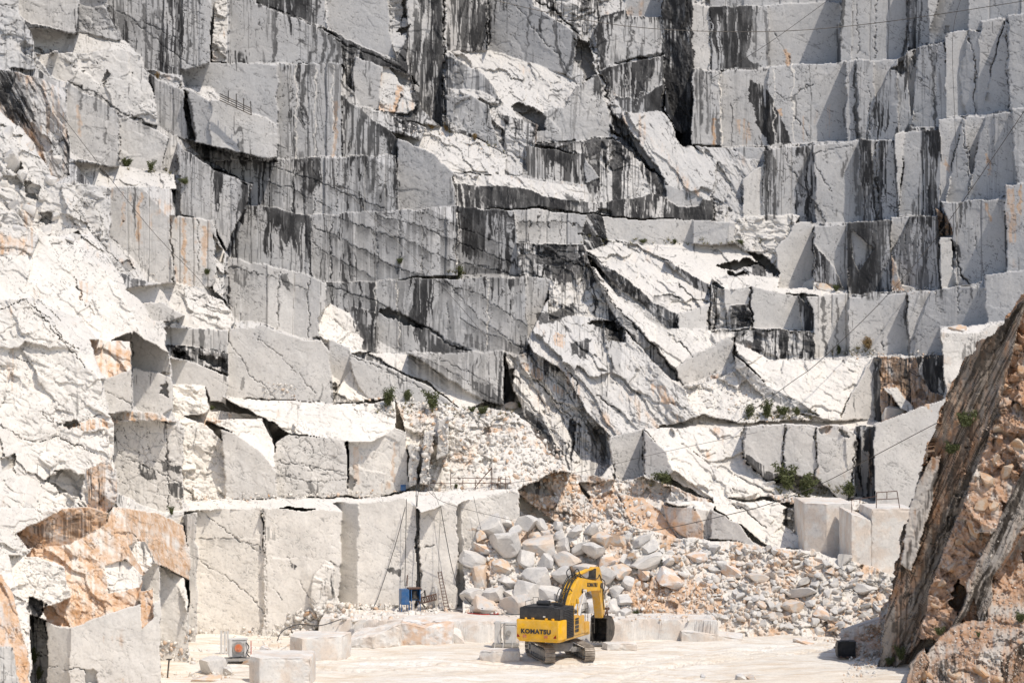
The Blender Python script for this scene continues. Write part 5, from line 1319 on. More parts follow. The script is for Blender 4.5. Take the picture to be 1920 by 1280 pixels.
# ------------------------------------------------------------------ excavator
EX=empty('excavator',(3.3,168.0,ZF+.05),-math.radians(24)); tag(EX,'yellow tracked excavator with black engine hood seen from behind, bucket lowered','excavator')
U=Matrix.Rotation(math.radians(38),4,'Z')     # undercarriage is turned against the upper body
def ub(bm): bm.transform(U)
def track(sx):
    x0,x1=(1.06,1.76) if sx>0 else (-1.76,-1.06); xm=(x0+x1)/2
    # belt path
    P=[]; L=2.35; r=.50; zc=.55
    def path(n):
        o=[]
        for i in range(n):
            s=i/n*(4*L+2*math.pi*r)
            if s<2*L: o.append((-L+s,zc-r,0.))
            elif s<2*L+math.pi*r: a=(s-2*L)/r; o.append((L+r*math.sin(a),zc-r*math.cos(a),a))
            elif s<4*L+math.pi*r: q=s-2*L-math.pi*r; o.append((L-q,zc+r,math.pi))
            else: a=(s-4*L-math.pi*r)/r; o.append((-L-r*math.sin(a),zc+r*math.cos(a),math.pi+a))
        return o
    bm=bmesh.new()
    for y,z,a in path(46):
        M=Matrix.Rotation(a,4,'X'); box(bm,(xm,y,z),(x1-x0,.255,.05),M,.008)
        n=M@Vector((0,0,-1)); box(bm,Vector((xm,y,z))+n*.045+(M@Vector((0,.09,0))),(x1-x0,.03,.06),M); box(bm,Vector((xm,y,z))+n*.04+(M@Vector((0,-.06,0))),(x1-x0,.025,.045),M)
        box(bm,Vector((xm,y,z))-n*.06,(.2,.2,.09),M)
    ub(bm); t=bmo('track',bm,M_SHOE,EX)
    bm=bmesh.new(); box(bm,(xm,0,.55),(.34,3.9,.42),None,.05); box(bm,(xm,0,.34),(.26,3.6,.2),None,.03); ub(bm); bmo('track_frame',bm,M_GREY,t)
    for nm,y,rr in (('idler',L,.40),('sprocket',-L,.43)):
        bm=bmesh.new(); cyl(bm,(xm-.12,y,zc),(xm+.12,y,zc),rr,24); cyl(bm,(xm-.22,y,zc),(xm+.22,y,zc),.2,16)
        for k in range(10):
            a=k*.628; box(bm,(xm,y+rr*.98*math.cos(a),zc+rr*.98*math.sin(a)),(.1,.1,.07),Matrix.Rotation(a,4,'X'))
        ub(bm); bmo(nm,bm,M_GREY,t)
    for k in range(7):
        bm=bmesh.new(); y=-1.75+k*.58; cyl(bm,(xm-.2,y,.2),(xm+.2,y,.2),.13,14); cyl(bm,(xm-.24,y,.2),(xm+.24,y,.2),.07,10); ub(bm); bmo('roller',bm,M_GREY,t)
track(-1); track(1)
bm=bmesh.new(); prism(bm,[(-1.0,.55),(1.0,.55),(.8,1.15),(-.8,1.15)],-.75,.75,.05)
for s in(-1,1):
    for y in(-.95,.95): box(bm,(s*.95,y*.8,.66),(.75,.5,.32),Matrix.Rotation(-s*.12,4,'Y'),.05)
ub(bm); bmo('carbody',bm,M_GREY,EX)
bm=bmesh.new(); cyl(bm,(0,0,1.1),(0,0,1.5),.78,36); cyl(bm,(0,0,1.14),(0,0,1.3),.9,36); bmo('slew_ring',bm,M_STEEL,EX)
bm=bmesh.new(); box(bm,(0,-.55,1.62),(2.9,5.2,.26),None,.04); box(bm,(0,-.3,1.46),(1.2,4.6,.12)); bmo('platform',bm,M_YEL2,EX)
# counterweight
bm=bmesh.new(); 
pl=[(-1.69,-2.75),(1.69,-2.75),(1.69,-3.55),(1.52,-3.85),(-1.52,-3.85),(-1.69,-3.55)]
lv=[(1.52,.9),(1.72,1.0),(2.9,1.0),(3.0,.985)]
rg=[[bm.verts.new((x*s,-2.75+(y+2.75)*s,z)) for x,y in pl] for z,s in lv]
for a,b in zip(rg[:-1],rg[1:]):
    for i in range(6): bm.faces.new((a[i],a[(i+1)%6],b[(i+1)%6],b[i]))
bm.faces.new(rg[0][::-1]); bm.faces.new(rg[-1])
bmesh.ops.bevel(bm,geom=[e for e in bm.edges if e.calc_face_angle(0)>.4],offset=.05,segments=2,affect='EDGES')
CW=bmo('counterweight',bm,M_YEL,EX,True)
RB=Matrix.Rotation(math.radians(90),4,'X')
lettering('lettering','KOMATSU',.42,M_BLACK,CW,Matrix.Translation((-.12,-3.872,2.22))@RB,1.04,.045)
for x in(-1.42,1.28):
    bm=bmesh.new(); v=[bm.verts.new(p) for p in((x-.12,-3.87,1.82),(x+.12,-3.87,1.82),(x+(.06 if x>0 else -.06),-3.87,2.06))]; f=bm.faces.new(v); bmesh.ops.solidify(bm,geom=[f],thickness=-.02); bmo('reflector',bm,M_RED,CW)
for x in(-.95,.62):
    bm=bmesh.new(); 
    for k in range(3): box(bm,(x-.09+.09*k,-3.87,1.88+.03*(k%2)),(.07,.02,.2-.05*(k%2)))
    bmo('warning_mark',bm,M_ORG,CW)
for x,y in((-1.3,-3.2),(-.5,-3.5),(.5,-3.5),(1.3,-3.2),(-.1,-3.0),(1.0,-3.55),(-1.0,-3.55)):
    bm=bmesh.new(); box(bm,(x,y,3.06),(.2,.14,.13),Matrix.Rotation(x,4,'Z'),.02); bmo('lifting_lug',bm,M_YEL,CW)
# engine hood
bm=bmesh.new(); box(bm,(0,-2.25,3.40),(3.0,2.5,.80),None,.05); box(bm,(-.2,-2.3,3.83),(2.3,1.9,.05),None,.02); EH=bmo('engine_hood',bm,M_BLACK,EX)
bm=bmesh.new(); box(bm,(.35,-3.515,3.22),(.16,.03,.1)); bmo('notice_plate',bm,M_PALE,EH)
bm=bmesh.new(); box(bm,(1.44,-1.95,2.72),(.1,1.95,2.15),None,.02)
for z in [1.8+.115*i for i in range(17)]: box(bm,(1.52,-1.95,z),(.08,1.78,.035),Matrix.Rotation(.5,4,'Y'))
bmo('louvred_door',bm,M_BLACK,EX)
bm=bmesh.new(); box(bm,(1.42,.0,2.32),(.14,1.9,1.25),None,.03); box(bm,(1.3,1.35,2.05),(.5,.85,.75),None,.04); box(bm,(1.2,-.4,2.95),(.5,1.1,.14),None,.03); box(bm,(-.2,-.2,2.4),(2.1,1.4,1.2),None,.05); SP_=bmo('side_body',bm,M_YEL2,EX)
bm=bmesh.new()
for k,(z,h) in enumerate(((2.82,.12),(2.58,.26),(2.28,.2),(2.02,.2))): box(bm,(1.505,-.45,z),(.03,.62,h),None,.008)
bmo('vent_panel',bm,M_BLACK,SP_)
bm=bmesh.new()
for y in(-.95,-.55):
    cyl(bm,(1.3,y,2.95),(1.3,y,3.95),.035,8)
cyl(bm,(1.3,-.95,3.95),(1.3,-.55,3.95),.035,8); bmo('grab_rail',bm,M_YEL,EX)
bm=bmesh.new()
for P in ([(1.35,.6,2.9),(1.35,.9,3.7),(1.35,1.9,3.7),(1.35,1.9,2.1)],[(1.35,1.4,3.7),(1.35,1.4,2.5)],[(1.35,.75,3.3),(1.35,1.9,3.3)],[(1.55,2.1,1.5),(1.55,2.1,2.9),(1.55,2.6,2.9),(1.55,2.6,1.5)],[(1.55,2.1,2.2),(1.55,2.6,2.2)]): tube(bm,P,.022)
bmo('handrail',bm,M_STEEL,EX)
bm=bmesh.new(); cyl(bm,(.9,-1.7,3.8),(.9,-1.7,4.25),.09,14); cyl(bm,(.9,-1.7,4.25),(.9,-1.85,4.4),.09,14); bmo('exhaust_pipe',bm,M_STEEL,EX)
bm=bmesh.new(); cyl(bm,(-.6,-2.2,4.0),(.2,-2.2,4.0),.2,18); cyl(bm,(-.75,-2.2,4.0),(-.6,-2.2,4.0),.13,14); box(bm,(.75,-2.0,3.95),(.5,.5,.2),None,.05)
cyl(bm,(.2,-2.2,4.0),(.5,-1.8,4.0),.08); bmo('air_cleaner',bm,M_BLACK,EX)
bm=bmesh.new(); tube(bm,[(-1.3,-1.6,3.8),(-1.3,-1.6,4.3),(-.9,-1.6,4.3),(-.9,-1.6,3.8)],.025); tube(bm,[(-1.3,-2.9,3.8),(-1.3,-2.9,4.15),(-1.3,-1.6,4.15)],.02); bmo('hood_rail',bm,M_STEEL,EX)
bm=bmesh.new(); cyl(bm,(1.32,.1,3.0),(1.32,.1,3.9),.03,8); cyl(bm,(1.32,.1,3.9),(1.32,.1,4.12),.1,12); box(bm,(1.32,.1,3.85),(.2,.2,.08)); bmo('beacon',bm,M_YEL,EX)
# cab (left front)
bm=bmesh.new(); prism(bm,[(.75,1.75),(2.5,1.75),(2.65,2.5),(2.3,3.62),(.85,3.62),(.75,3.4)],-1.5,-.55,.04); CB=bmo('cab',bm,M_YEL,EX)
for nm,xx in(('window',-1.515),('window',-.53)):
    bm=bmesh.new(); prism(bm,[(.95,2.55),(2.4,2.55),(2.15,3.45),(.98,3.45)],xx-.01,xx+.01); bmo(nm,bm,M_GLASS,CB)
bm=bmesh.new(); box(bm,(-1.02,.745,3.0),(.7,.02,.8)); bmo('window',bm,M_GLASS,CB)
# boom
BO=[(.2,2.4),(.9,2.3),(1.55,3.15),(2.55,3.95),(3.4,4.25),(5.0,4.2),(6.7,4.05),(7.05,4.3),(6.95,4.7),(5.0,4.95),(3.2,5.26),(2.35,5.22),(1.55,4.65),(.75,3.65)]
bm=bmesh.new(); prism(bm,BO,-.40,.40,.03); box(bm,(0,2.9,5.24),(.5,.5,.2),None,.03); BM=bmo('boom',bm,M_YEL,EX)
bm=bmesh.new()
for s in(-1,1): cyl(bm,(s*.41,6.75,4.4),(s*.5,6.75,4.4),.2,16); cyl(bm,(s*.41,3.2,4.35),(s*.5,3.2,4.35),.16,16); cyl(bm,(s*.41,.6,2.75),(s*.52,.6,2.75),.22,16)
bmo('pivot_pin',bm,M_STEEL,BM)
MS=Matrix.Translation((.415,5.05,4.60))@Matrix.Rotation(math.radians(90),4,'Z')@Matrix.Rotation(math.radians(90),4,'X')@Matrix.Rotation(-.1,4,'Z')
lettering('lettering','KOMATSU',.38,M_BLACK,BM,MS,1.0,.03)
bm=bmesh.new()
for i in range(6):
    x=-.3+.12*i; P=[(x,-.1,2.9+.1*(i%2)),(x,.5,3.75+.15*(i%3)),(x,1.3,4.75+.1*(i%2)),(x,2.0,5.3),(x,2.9,5.45+.12*(i%2)),(x,4.2,5.12),(x,6.2,4.95),(x+.05,6.6,5.2),(x,7.1,4.6)]; tube(bm,smoothpts(P,4),.035,5)
for i in range(4): x=-.35+.22*i; tube(bm,smoothpts([(x,.3,3.1),(x,.2,4.0),(x,.9,4.7),(x+.1,1.3,4.5)],4),.035,5)
for s in(-.3,.3): tube(bm,smoothpts([(s,2.3,5.3),(s,2.0,5.75),(s,2.6,5.95),(s,3.1,5.4)],4),.04,5)
bmo('hydraulic_hose',bm,M_HOSE,BM)
for s in(-1,1):
    bm=bmesh.new(); cyl(bm,(s*.62,1.35,2.0),(s*.62,2.5,3.4),.15,14); cyl(bm,(s*.62,2.5,3.4),(s*.56,3.2,4.35),.075,12); cyl(bm,(s*.45,3.2,4.35),(s*.7,3.2,4.35),.12,12); bmo('boom_cylinder',bm,M_YEL if s<0 else M_PALE,EX)
AR=[(6.05,4.9),(6.1,5.62),(6.3,5.78),(6.75,5.72),(7.05,5.3),(7.35,4.4),(7.75,2.5),(7.65,2.05),(7.25,2.0),(6.75,3.6),(6.45,4.2)]
bm=bmesh.new(); prism(bm,AR,-.30,.30,.03); AM=bmo('arm',bm,M_YEL2,EX)
bm=bmesh.new(); box(bm,(0,6.1,5.3),(.56,.08,.75),Matrix.Rotation(-.1,4,'X')); bmo('arm_bracket',bm,M_STEEL,AM)
bm=bmesh.new(); tube(bm,smoothpts([(.33,6.9,4.9),(.36,7.2,4.2),(.34,7.3,3.4),(.33,7.5,2.6)],4),.035,5); tube(bm,smoothpts([(.33,6.9,4.9),(.5,7.25,4.6),(.36,7.3,3.9)],4),.035,5); bmo('hydraulic_hose',bm,M_HOSE,AM)
bm=bmesh.new(); cyl(bm,(0,2.9,5.45),(0,4.9,5.62),.15,14); cyl(bm,(0,4.9,5.62),(0,6.3,5.66),.09,12); bmo('arm_cylinder',bm,M_YEL,EX)
bm=bmesh.new(); cyl(bm,(0,7.25,4.7),(0,7.95,3.5),.13,14); cyl(bm,(0,7.95,3.5),(0,8.35,2.6),.07,12); bmo('bucket_cylinder',bm,M_YEL2,EX)
bm=bmesh.new()
for s in(-1,1): box(bm,(s*.33,8.05,2.45),(.07,.2,.75),Matrix.Rotation(-1.0,4,'X'),.02); box(bm,(s*.28,8.3,2.15),(.07,.18,.7),Matrix.Rotation(.35,4,'X'),.02)
cyl(bm,(-.4,8.35,2.58),(.4,8.35,2.58),.09); cyl(bm,(-.4,7.55,2.15),(.4,7.55,2.15),.1); bmo('bucket_link',bm,M_RUST,EX)
BK=[(7.35,2.0),(7.75,2.12),(8.2,2.05),(8.62,1.7),(8.82,1.2),(8.72,.72),(8.35,.38),(7.8,.22),(7.2,.25)]
bm=bmesh.new()
for s in(-1,1): prism(bm,BK,s*.62-.03,s*.62+.03)
for (y0,z0),(y1,z1) in zip(BK[:-1],BK[1:]):
    c=Vector((0,(y0+y1)/2,(z0+z1)/2)); box(bm,c,(1.24,math.hypot(y1-y0,z1-z0)+.04,.06),Matrix.Rotation(math.atan2(z1-z0,y1-y0),4,'X'))
box(bm,(0,7.6,2.1),(.5,.5,.25),None,.03); BU=bmo('bucket',bm,M_STEEL,EX)
for k in range(5):
    bm=bmesh.new(); box(bm,(-.52+.26*k,7.08,.27),(.1,.34,.09),None,.02); bmo('tooth',bm,M_GREY,BU)
# ------------------------------------------------------------------ machines, ladders, rails, cables
def w2(px,py,D): return W(px,py,D)
# blue machine cabinet on the shelf
D=183.2; b=onfloor(752,1143,ZB); BX0=empty('machine_cabinet',(pxw(767,D),D,ZB+.05),.25); tag(BX0,'blue metal machine cabinet on thin legs at the wall foot','cabinet')
bm=bmesh.new(); box(bm,(-.38,0,1.1),(.62,.9,1.15),None,.02); bmo('door_panel',bm,M_BLUE,BX0)
bm=bmesh.new(); box(bm,(.38,.3,1.2),(.85,.06,.9)); box(bm,(.78,0,1.2),(.05,.8,.9)); box(bm,(.1,0,1.2),(.05,.8,.9)); bmo('open_housing',bm,M_BLUE,BX0)
bm=bmesh.new(); box(bm,(.38,0,1.72),(.98,.9,.09),None,.02); bmo('roof',bm,M_RUST,BX0)
bm=bmesh.new(); cyl(bm,(.4,0,1.0),(.4,0,1.5),.22,14); box(bm,(.4,.05,.95),(.4,.4,.1)); bmo('winch',bm,M_STEEL,BX0)
for x in(-.66,-.1,.12,.78):
    for y in(-.4,.4):
        bm=bmesh.new(); box(bm,(x,y,.3),(.05,.05,.6)); bmo('leg',bm,M_BLUE,BX0)
MA=bmesh.new(); cyl(MA,w2(763,1098,184.6),w2(765,1062,185),.045,8,.03); tag(bmo('mast',MA,M_RUST),'short rusty pole standing above the blue cabinet','pole')
# rusty lattice frame
def lattice(name,a,b,h,dn,mat,n=7,r=.03):
    bm=bmesh.new(); a=Vector(a); b=Vector(b); up=Vector((0,0,h)); o=Vector((0,dn,0))
    for q in(Vector(),o):
        tube(bm,[a+q,b+q],r,5); tube(bm,[a+q+up,b+q+up],r,5)
        for i in range(n+1):
            p=a.lerp(b,i/n)+q; tube(bm,[p,p+up],r*.7,4)
            if i<n: tube(bm,[p,a.lerp(b,(i+1)/n)+q+up],r*.7,4)
    for i in range(n+1):
        p=a.lerp(b,i/n); tube(bm,[p,p+o],r*.7,4); tube(bm,[p+up,p+o+up],r*.7,4)
    return bmo(name,bm,mat)
tag(lattice('lattice_frame',w2(786,1132,183.5),w2(818,1124,183.8),.42,.6,M_RUST),'rusty lattice frame lying tilted between blue cabinet and ladder','frame')
bm=bmesh.new(); tube(bm,[w2(782,1118,183.4),w2(797,1138,183.0)],.06); tube(bm,[w2(798,1120,183.4),w2(796,1106,183.6)],.08); tube(bm,[w2(783,1118,183.3),w2(797,1108,183.6)],.02); tag(bmo('winch_arm',bm,M_STEEL),'dark steel arm leaning at the left end of the lattice frame','arm')
def ladder(name,bl,br,tl,tr,n,mat,lab,r=.035):
    t=empty(name,Vector(bl)); tag(t,lab,'ladder')
    bl,br,tl,tr=[Vector(v)-t.location for v in(bl,br,tl,tr)]
    for a,b in((bl,tl),(br,tr)):
        bm=bmesh.new(); tube(bm,[a,b],r,6); bmo('rail',bm,mat,t)
    for i in range(n):
        k=(i+.6)/n; bm=bmesh.new(); tube(bm,[bl.lerp(tl,k),br.lerp(tr,k)],r*.75,5); bmo('rung',bm,mat,t)
ladder('ladder',onfloor(834,1145,ZB),onfloor(843,1145,ZB),w2(821,1071,184.5),w2(827,1070,184.5),13,M_RUST,'rusty steel ladder leaning on the wall beside the grey slab')
ladder('ladder',onfloor(563,1236),onfloor(575,1240),w2(558,1202,167.5),w2(566,1203,167.6),5,M_GREY,'thin grey ladder leaning on the large pale sawn block',.022)
bm=bmesh.new(); p=[onfloor(826,1143,ZB),onfloor(834,1143,ZB),w2(816,1087,184.4),w2(813,1093,184.4)]; o3=Vector((0,.25,0))
a=[bm.verts.new(v) for v in p]; b_=[bm.verts.new(v+o3) for v in p]; bm.faces.new(a); bm.faces.new(b_[::-1])
for i in range(4): bm.faces.new((a[i],b_[i],b_[(i+1)%4],a[(i+1)%4]))
tag(bmo('stone_slab',bm,M_BLK),'thin grey stone slab leaning on the wall behind the rusty ladder','slab')
# wire saw with orange wheel
D=166.; SW=empty('wire_saw',(pxw(447,D),D,ZF),.15); tag(SW,'grey wire saw machine with an orange flywheel beside white posts','saw machine')
bm=bmesh.new(); box(bm,(0,0,.22),(1.9,1.1,.14),None,.02)
for x in(-.8,.8): box(bm,(x,0,.1),(.12,1.3,.14))
bmo('sledge',bm,M_GREY,SW)
bm=bmesh.new(); box(bm,(-.05,.2,.95),(1.25,.5,1.2),None,.05); box(bm,(-.55,-.1,1.0),(.22,.4,1.2),None,.03); box(bm,(.5,-.1,.9),(.25,.3,1.0),None,.04); box(bm,(0,.2,1.58),(1.3,.6,.08)); bmo('housing',bm,M_PALE,SW)
bm=bmesh.new(); cyl(bm,(0,-.08,1.0),(0,-.2,1.0),.42,28); bmo('flywheel_guard',bm,M_GREY,SW)
bm=bmesh.new(); cyl(bm,(0,-.2,1.0),(0,-.27,1.0),.27,24); cyl(bm,(0,-.27,1.0),(0,-.36,1.0),.1,12); bmo('flywheel',bm,M_ORG,SW)
bm=bmesh.new(); tube(bm,smoothpts([(.5,-.3,1.4),(.7,-.4,1.1),(.55,-.35,.7),(.75,-.3,.4)],4),.04,5); tube(bm,[(-.5,-.3,.35),(.2,-.35,.42)],.04); bmo('hose',bm,M_HOSE,SW)
bm=bmesh.new(); cyl(bm,(.85,-.3,.2),(.85,-.3,1.5),.03,8); bmo('control_post',bm,M_RED,SW)
for q,(px,h) in enumerate(((415,1.7),(421,1.6),(426,1.65))):
    bm=bmesh.new(); box(bm,(pxw(px,170),170+q*.15,ZF+h/2),(.14,.14,h),None,.02); tag(bmo('post',bm,M_PALE),['white post standing left of the wire saw, leftmost of three','white post in the middle of three beside the wire saw','white post nearest the wire saw'][q],'post',None)
# white machine behind the excavator
D=173.; WM=empty('drilling_machine',(pxw(948,D),D,ZF+.02),-.1); tag(WM,'dusty white drilling machine standing behind the excavator counterweight','machine')
bm=bmesh.new(); box(bm,(0,0,.3),(1.9,1.0,.22),None,.04); box(bm,(0,-.3,.12),(2.0,.15,.16)); bmo('base_frame',bm,M_GREY,WM)
bm=bmesh.new(); box(bm,(-.55,0,1.2),(.42,.6,1.6),None,.04); box(bm,(.3,.1,1.05),(.9,.6,1.3),None,.05); box(bm,(0,.1,1.85),(1.7,.5,.12),None,.02); bmo('housing',bm,M_PALE,WM)
bm=bmesh.new(); cyl(bm,(-.05,-.35,.4),(-.05,-.35,1.9),.06,10); cyl(bm,(.25,-.25,1.2),(.25,-.35,1.2),.17,18); tube(bm,smoothpts([(-.1,-.4,1.8),(-.35,-.5,1.3),(-.2,-.45,.6)],4),.03,5); bmo('drill_mast',bm,M_GREY,WM)
bm=bmesh.new(); 
for x in(-.75,-.15,.5): tube(bm,[(x,-.55,0),(x+.05,-.45,.7)],.035,6)
bmo('stand',bm,M_PALE,WM)
# loose bucket
p=onfloor(1587,1231); LB=empty('loader_bucket',p,.12); tag(LB,'black steel digging bucket lying alone at the edge of the rubble','bucket')
bm=bmesh.new(); PR=[(-.2,1.08),(.25,1.12),(.6,.8),(.62,.35),(.3,.05),(-.15,.0)]
for s in(-1,1): prism(bm,PR+[(-.05,.3),(-.02,.7)],s*.62-.03,s*.62+.03)
for (y0,z0),(y1,z1) in zip(PR[:-1],PR[1:]): box(bm,(0,(y0+y1)/2,(z0+z1)/2),(1.26,math.hypot(y1-y0,z1-z0)+.03,.05),Matrix.Rotation(math.atan2(z1-z0,y1-y0),4,'X'))
box(bm,(0,.05,.55),(1.22,.06,1.0),Matrix.Rotation(.2,4,'X')); box(bm,(-.1,-.2,1.1),(.5,.12,.1)); bmo('shell',bm,M_BLACK,LB)
for x in(-.45,0,.4):
    bm=bmesh.new(); box(bm,(x,-.28,.03),(.16,.3,.09),None,.02); bmo('tooth',bm,M_RUST,LB)
# post in the foreground
bm=bmesh.new(); a=w2(312,1290,158); c=w2(317,1236,158); cyl(bm,a,c,.055,10); box(bm,c+Vector((0,0,.03)),(.36,.2,.07),None,.02); tag(bmo('survey_post',bm,M_STEEL),'dark steel post with a flat head at the bottom left','post')
# railings
def rail(name,P,D,lab,mat,r=.035,dd=0):
    bm=bmesh.new()
    for seg_ in P: tube(bm,[w2(x,y,D-dd) for x,y in seg_],r,5)
    return tag(bmo(name,bm,mat),lab,'railing')
rail('railing',[[(1643,952),(1644,923)],[(1663,935),(1663,921)],[(1682,921),(1687,953)],[(1643,923),(1682,920)],[(1644,936),(1684,934)]],187.3,'thin rusty railing frame on top of the broad tan stained block',M_RUST,.035)
rail('railing',[[(1597,960),(1596,937)],[(1597,937),(1643,930)]],186.6,'thin metal railing post and bar on the low left step of the sawn block',M_RUST,.025)
rail('railing',[[(412,180),(472,208)],[(412,184),(472,212)],[(412,188),(472,216)],[(412,176),(470,203)],[(428,170),(428,193)],[(443,176),(443,202)],[(457,184),(457,208)],[(470,190),(471,215)]],227.3,'dark iron bars of a railing on the upper left block',M_STEEL,.05)
SC=depth(900,905)-1
rail('scaffold_rail',[[(845,915),(845,885)],[(868,918),(868,895)],[(892,917),(892,898)],[(922,917),(922,876)],[(922,876),(888,917)],[(938,918),(938,895)],[(845,895),(938,897)],[(845,905),(960,906)],[(895,907),(922,878)],[(935,893),(932,918)],[(800,905),(800,880)],[(800,905),(845,906)],[(948,895),(948,918)],[(938,897),(958,899)]],SC,'rusty pipe railing on the bench above the sawn wall',M_RUST,.03)
bx=onrock(756,917,.6); BB=empty('tool_box',bx,.1); tag(BB,'small blue metal box on the bench edge beside hanging hoses','box')
bm=bmesh.new(); box(bm,(0,0,.1),(.42,.4,.42),None,.03); bmo('body',bm,M_BLUE,BB)
bm=bmesh.new(); box(bm,(0,0,.34),(.46,.44,.06),None,.02); bmo('lid',bm,M_BLUE,BB)
# cables
def cable(P,lab,r=.03,s=0,mat=None,name='cable',n=20):
    bm=bmesh.new(); pts=[Vector(p) for p in P]
    pts=sag(pts[0],pts[1],s,n) if len(pts)==2 else smoothpts(pts,6)
    tube(bm,pts,r,5); return tag(bmo(name,bm,mat or M_STEEL),lab,name.split('_')[-1])
cable([w2(760,-40,232),w2(1120,42,232),w2(1400,60,232),w2(1640,44,232),w2(1960,-4,228)],'long dark cable strung across the top of the quarry',.035)
cable([w2(1960,150,205),w2(1780,413,222),w2(1667,550,222),w2(1540,674,216),w2(1483,717,213),w2(1380,792,208)],'dark cable falling from the upper right wall to the lit slab',.03)
cable([w2(1812,-30,224),w2(1787,60,224),w2(1790,217,222),w2(1795,333,220)],'thin vertical cable hanging down the upper right wall',.022)
cable([w2(1570,-12,236),w2(1440,82,238),w2(1330,150,240)],'thin cable slanting to the top of the right wall',.025)
cable([w2(1900,720,158),w2(1748,797,175),w2(1636,856,184),w2(1543,905,188),w2(1440,945,190),w2(1350,968,190),w2(1250,990,188),w2(1190,998,186)],'dark cable crossing above the sawn blocks on the right',.03)
cable([w2(1420,810,198),w2(1240,848,196),w2(1100,882,194),w2(960,905,190)],'thin cable crossing the orange rock above the pile',.018)
cable([w2(110,210,195),w2(277,423,198),w2(367,517,200),w2(400,560,200)],'thin cable slanting down the upper left wall',.022)
cable([w2(640,350,222),w2(817,524,220),w2(910,630,216)],'thin cable slanting across the middle wall',.02)
cable([w2(790,900,182.5),w2(830,940,182.5),w2(960,975,182.5)],'thin cable running from the bench railing to the pile',.018)
for P,l in (([(762,935,184.4),(761,1000,184.4),(759,1098,184.3)],'hanging rope straight above the blue cabinet'),([(760,950,184.4),(740,1025,184.2),(712,1110,183.6),(702,1135,182.8)],'hose slanting left from the wall top to the floor'),
 ([(780,905,185.2),(781,960,184.6),(783,1040,184.4),(786,1130,184.0)],'dark hose hanging in the joint of the sawn wall'),([(787,900,185.2),(782,950,184.5),(786,1000,184.4),(784,1060,184.3)],'second dark hose hanging in the joint of the wall'),
 ([(802,905,185.4),(824,950,184.6),(823,1020,184.5),(823,1075,184.4)],'thin rope hanging above the ladder'),([(826,948,184.6),(835,1000,184.5),(848,1065,184.2),(862,1105,183.4),(885,1133,182.2),(905,1140,181.2)],'long black hose curving from the wall top to the pile'),
 ([(888,930,186.6),(900,985,186.4),(905,1000,186.2)],'thin rope hanging on the wall near the pile')):
    cable([w2(*p) for p in P],l,.028 if 'thin' not in l else .016,name='hose' if 'hose' in l else 'rope',mat=M_HOSE)
for P,l,m in (([(800,1146),(850,1142),(880,1148),(940,1152),(985,1150)],'black hose lying along the shelf behind the white machine',M_HOSE),([(868,1146),(885,1141),(905,1146),(935,1150),(900,1151),(868,1147)],'loop of red hose lying on the shelf',M_RED),
 ([(640,1160),(600,1172),(560,1170),(530,1182),(520,1200)],'thin hose lying on the chips left of the shelf',M_HOSE),([(880,1144),(920,1147),(960,1149),(1000,1146)],'grey hose lying beside the red loop',M_GREY)):
    cable([onfloor(x,y,ZB+.05) for x,y in P],l,.035,name='hose',mat=m)
# ------------------------------------------------------------------ plants
def leafmat(name,a,b):
    k=NT(name); oi=k.noise(2.5,3); k.l(k.mix(oi,a,b),k.b.inputs['Base Color']); k.b.inputs['Roughness'].default_value=.7; return k.m
M_LEAF=leafmat('leaf',(.05,.066,.016),(.10,.105,.035)); M_DRY=leafmat('dry_leaf',(.18,.14,.05),(.28,.16,.07))
def bushmesh(seed,n=800,tall=1.):
    r=np.random.RandomState(seed); V=[];Fc=[]
    stems=[]
    for k in range(13):
        a=r.uniform(0,6.28); l=r.uniform(.35,1)*tall; stems.append((np.array([math.cos(a)*r.uniform(.1,.75),math.sin(a)*r.uniform(.1,.6),l])))
    for s in stems:
        d=s/np.linalg.norm(s); side=np.cross(d,[.3,.5,.1]); side/=np.linalg.norm(side); i=len(V); w=.012
        V+= [(-side*w),(side*w),(s+side*.004),(s-side*.004)]; Fc.append((i,i+1,i+2,i+3))
    for k in range(n):
        s=stems[r.randint(len(stems))]; t=r.uniform(.25,1.05); c=s*t+r.normal(size=3)*.10*np.array([1,1,.8]); R=rotm(r); L=r.uniform(.07,.15); i=len(V)
        q=np.array([[-L,0,0],[0,-L*.33,0],[L,0,L*.2],[0,L*.33,0]])@R.T+c; V+=list(q); Fc.append((i,i+1,i+2,i+3))
    me=bpy.data.meshes.new('foliage'); me.from_pydata([tuple(v) for v in V],[],Fc); me.update(); return me
BS=[bushmesh(i,800,1+.4*(i%2)) for i in range(4)]; BSD=[m.copy() for m in BS[:2]]
for m in BS: m.materials.append(M_LEAF)
for m in BSD: m.materials.append(M_DRY)
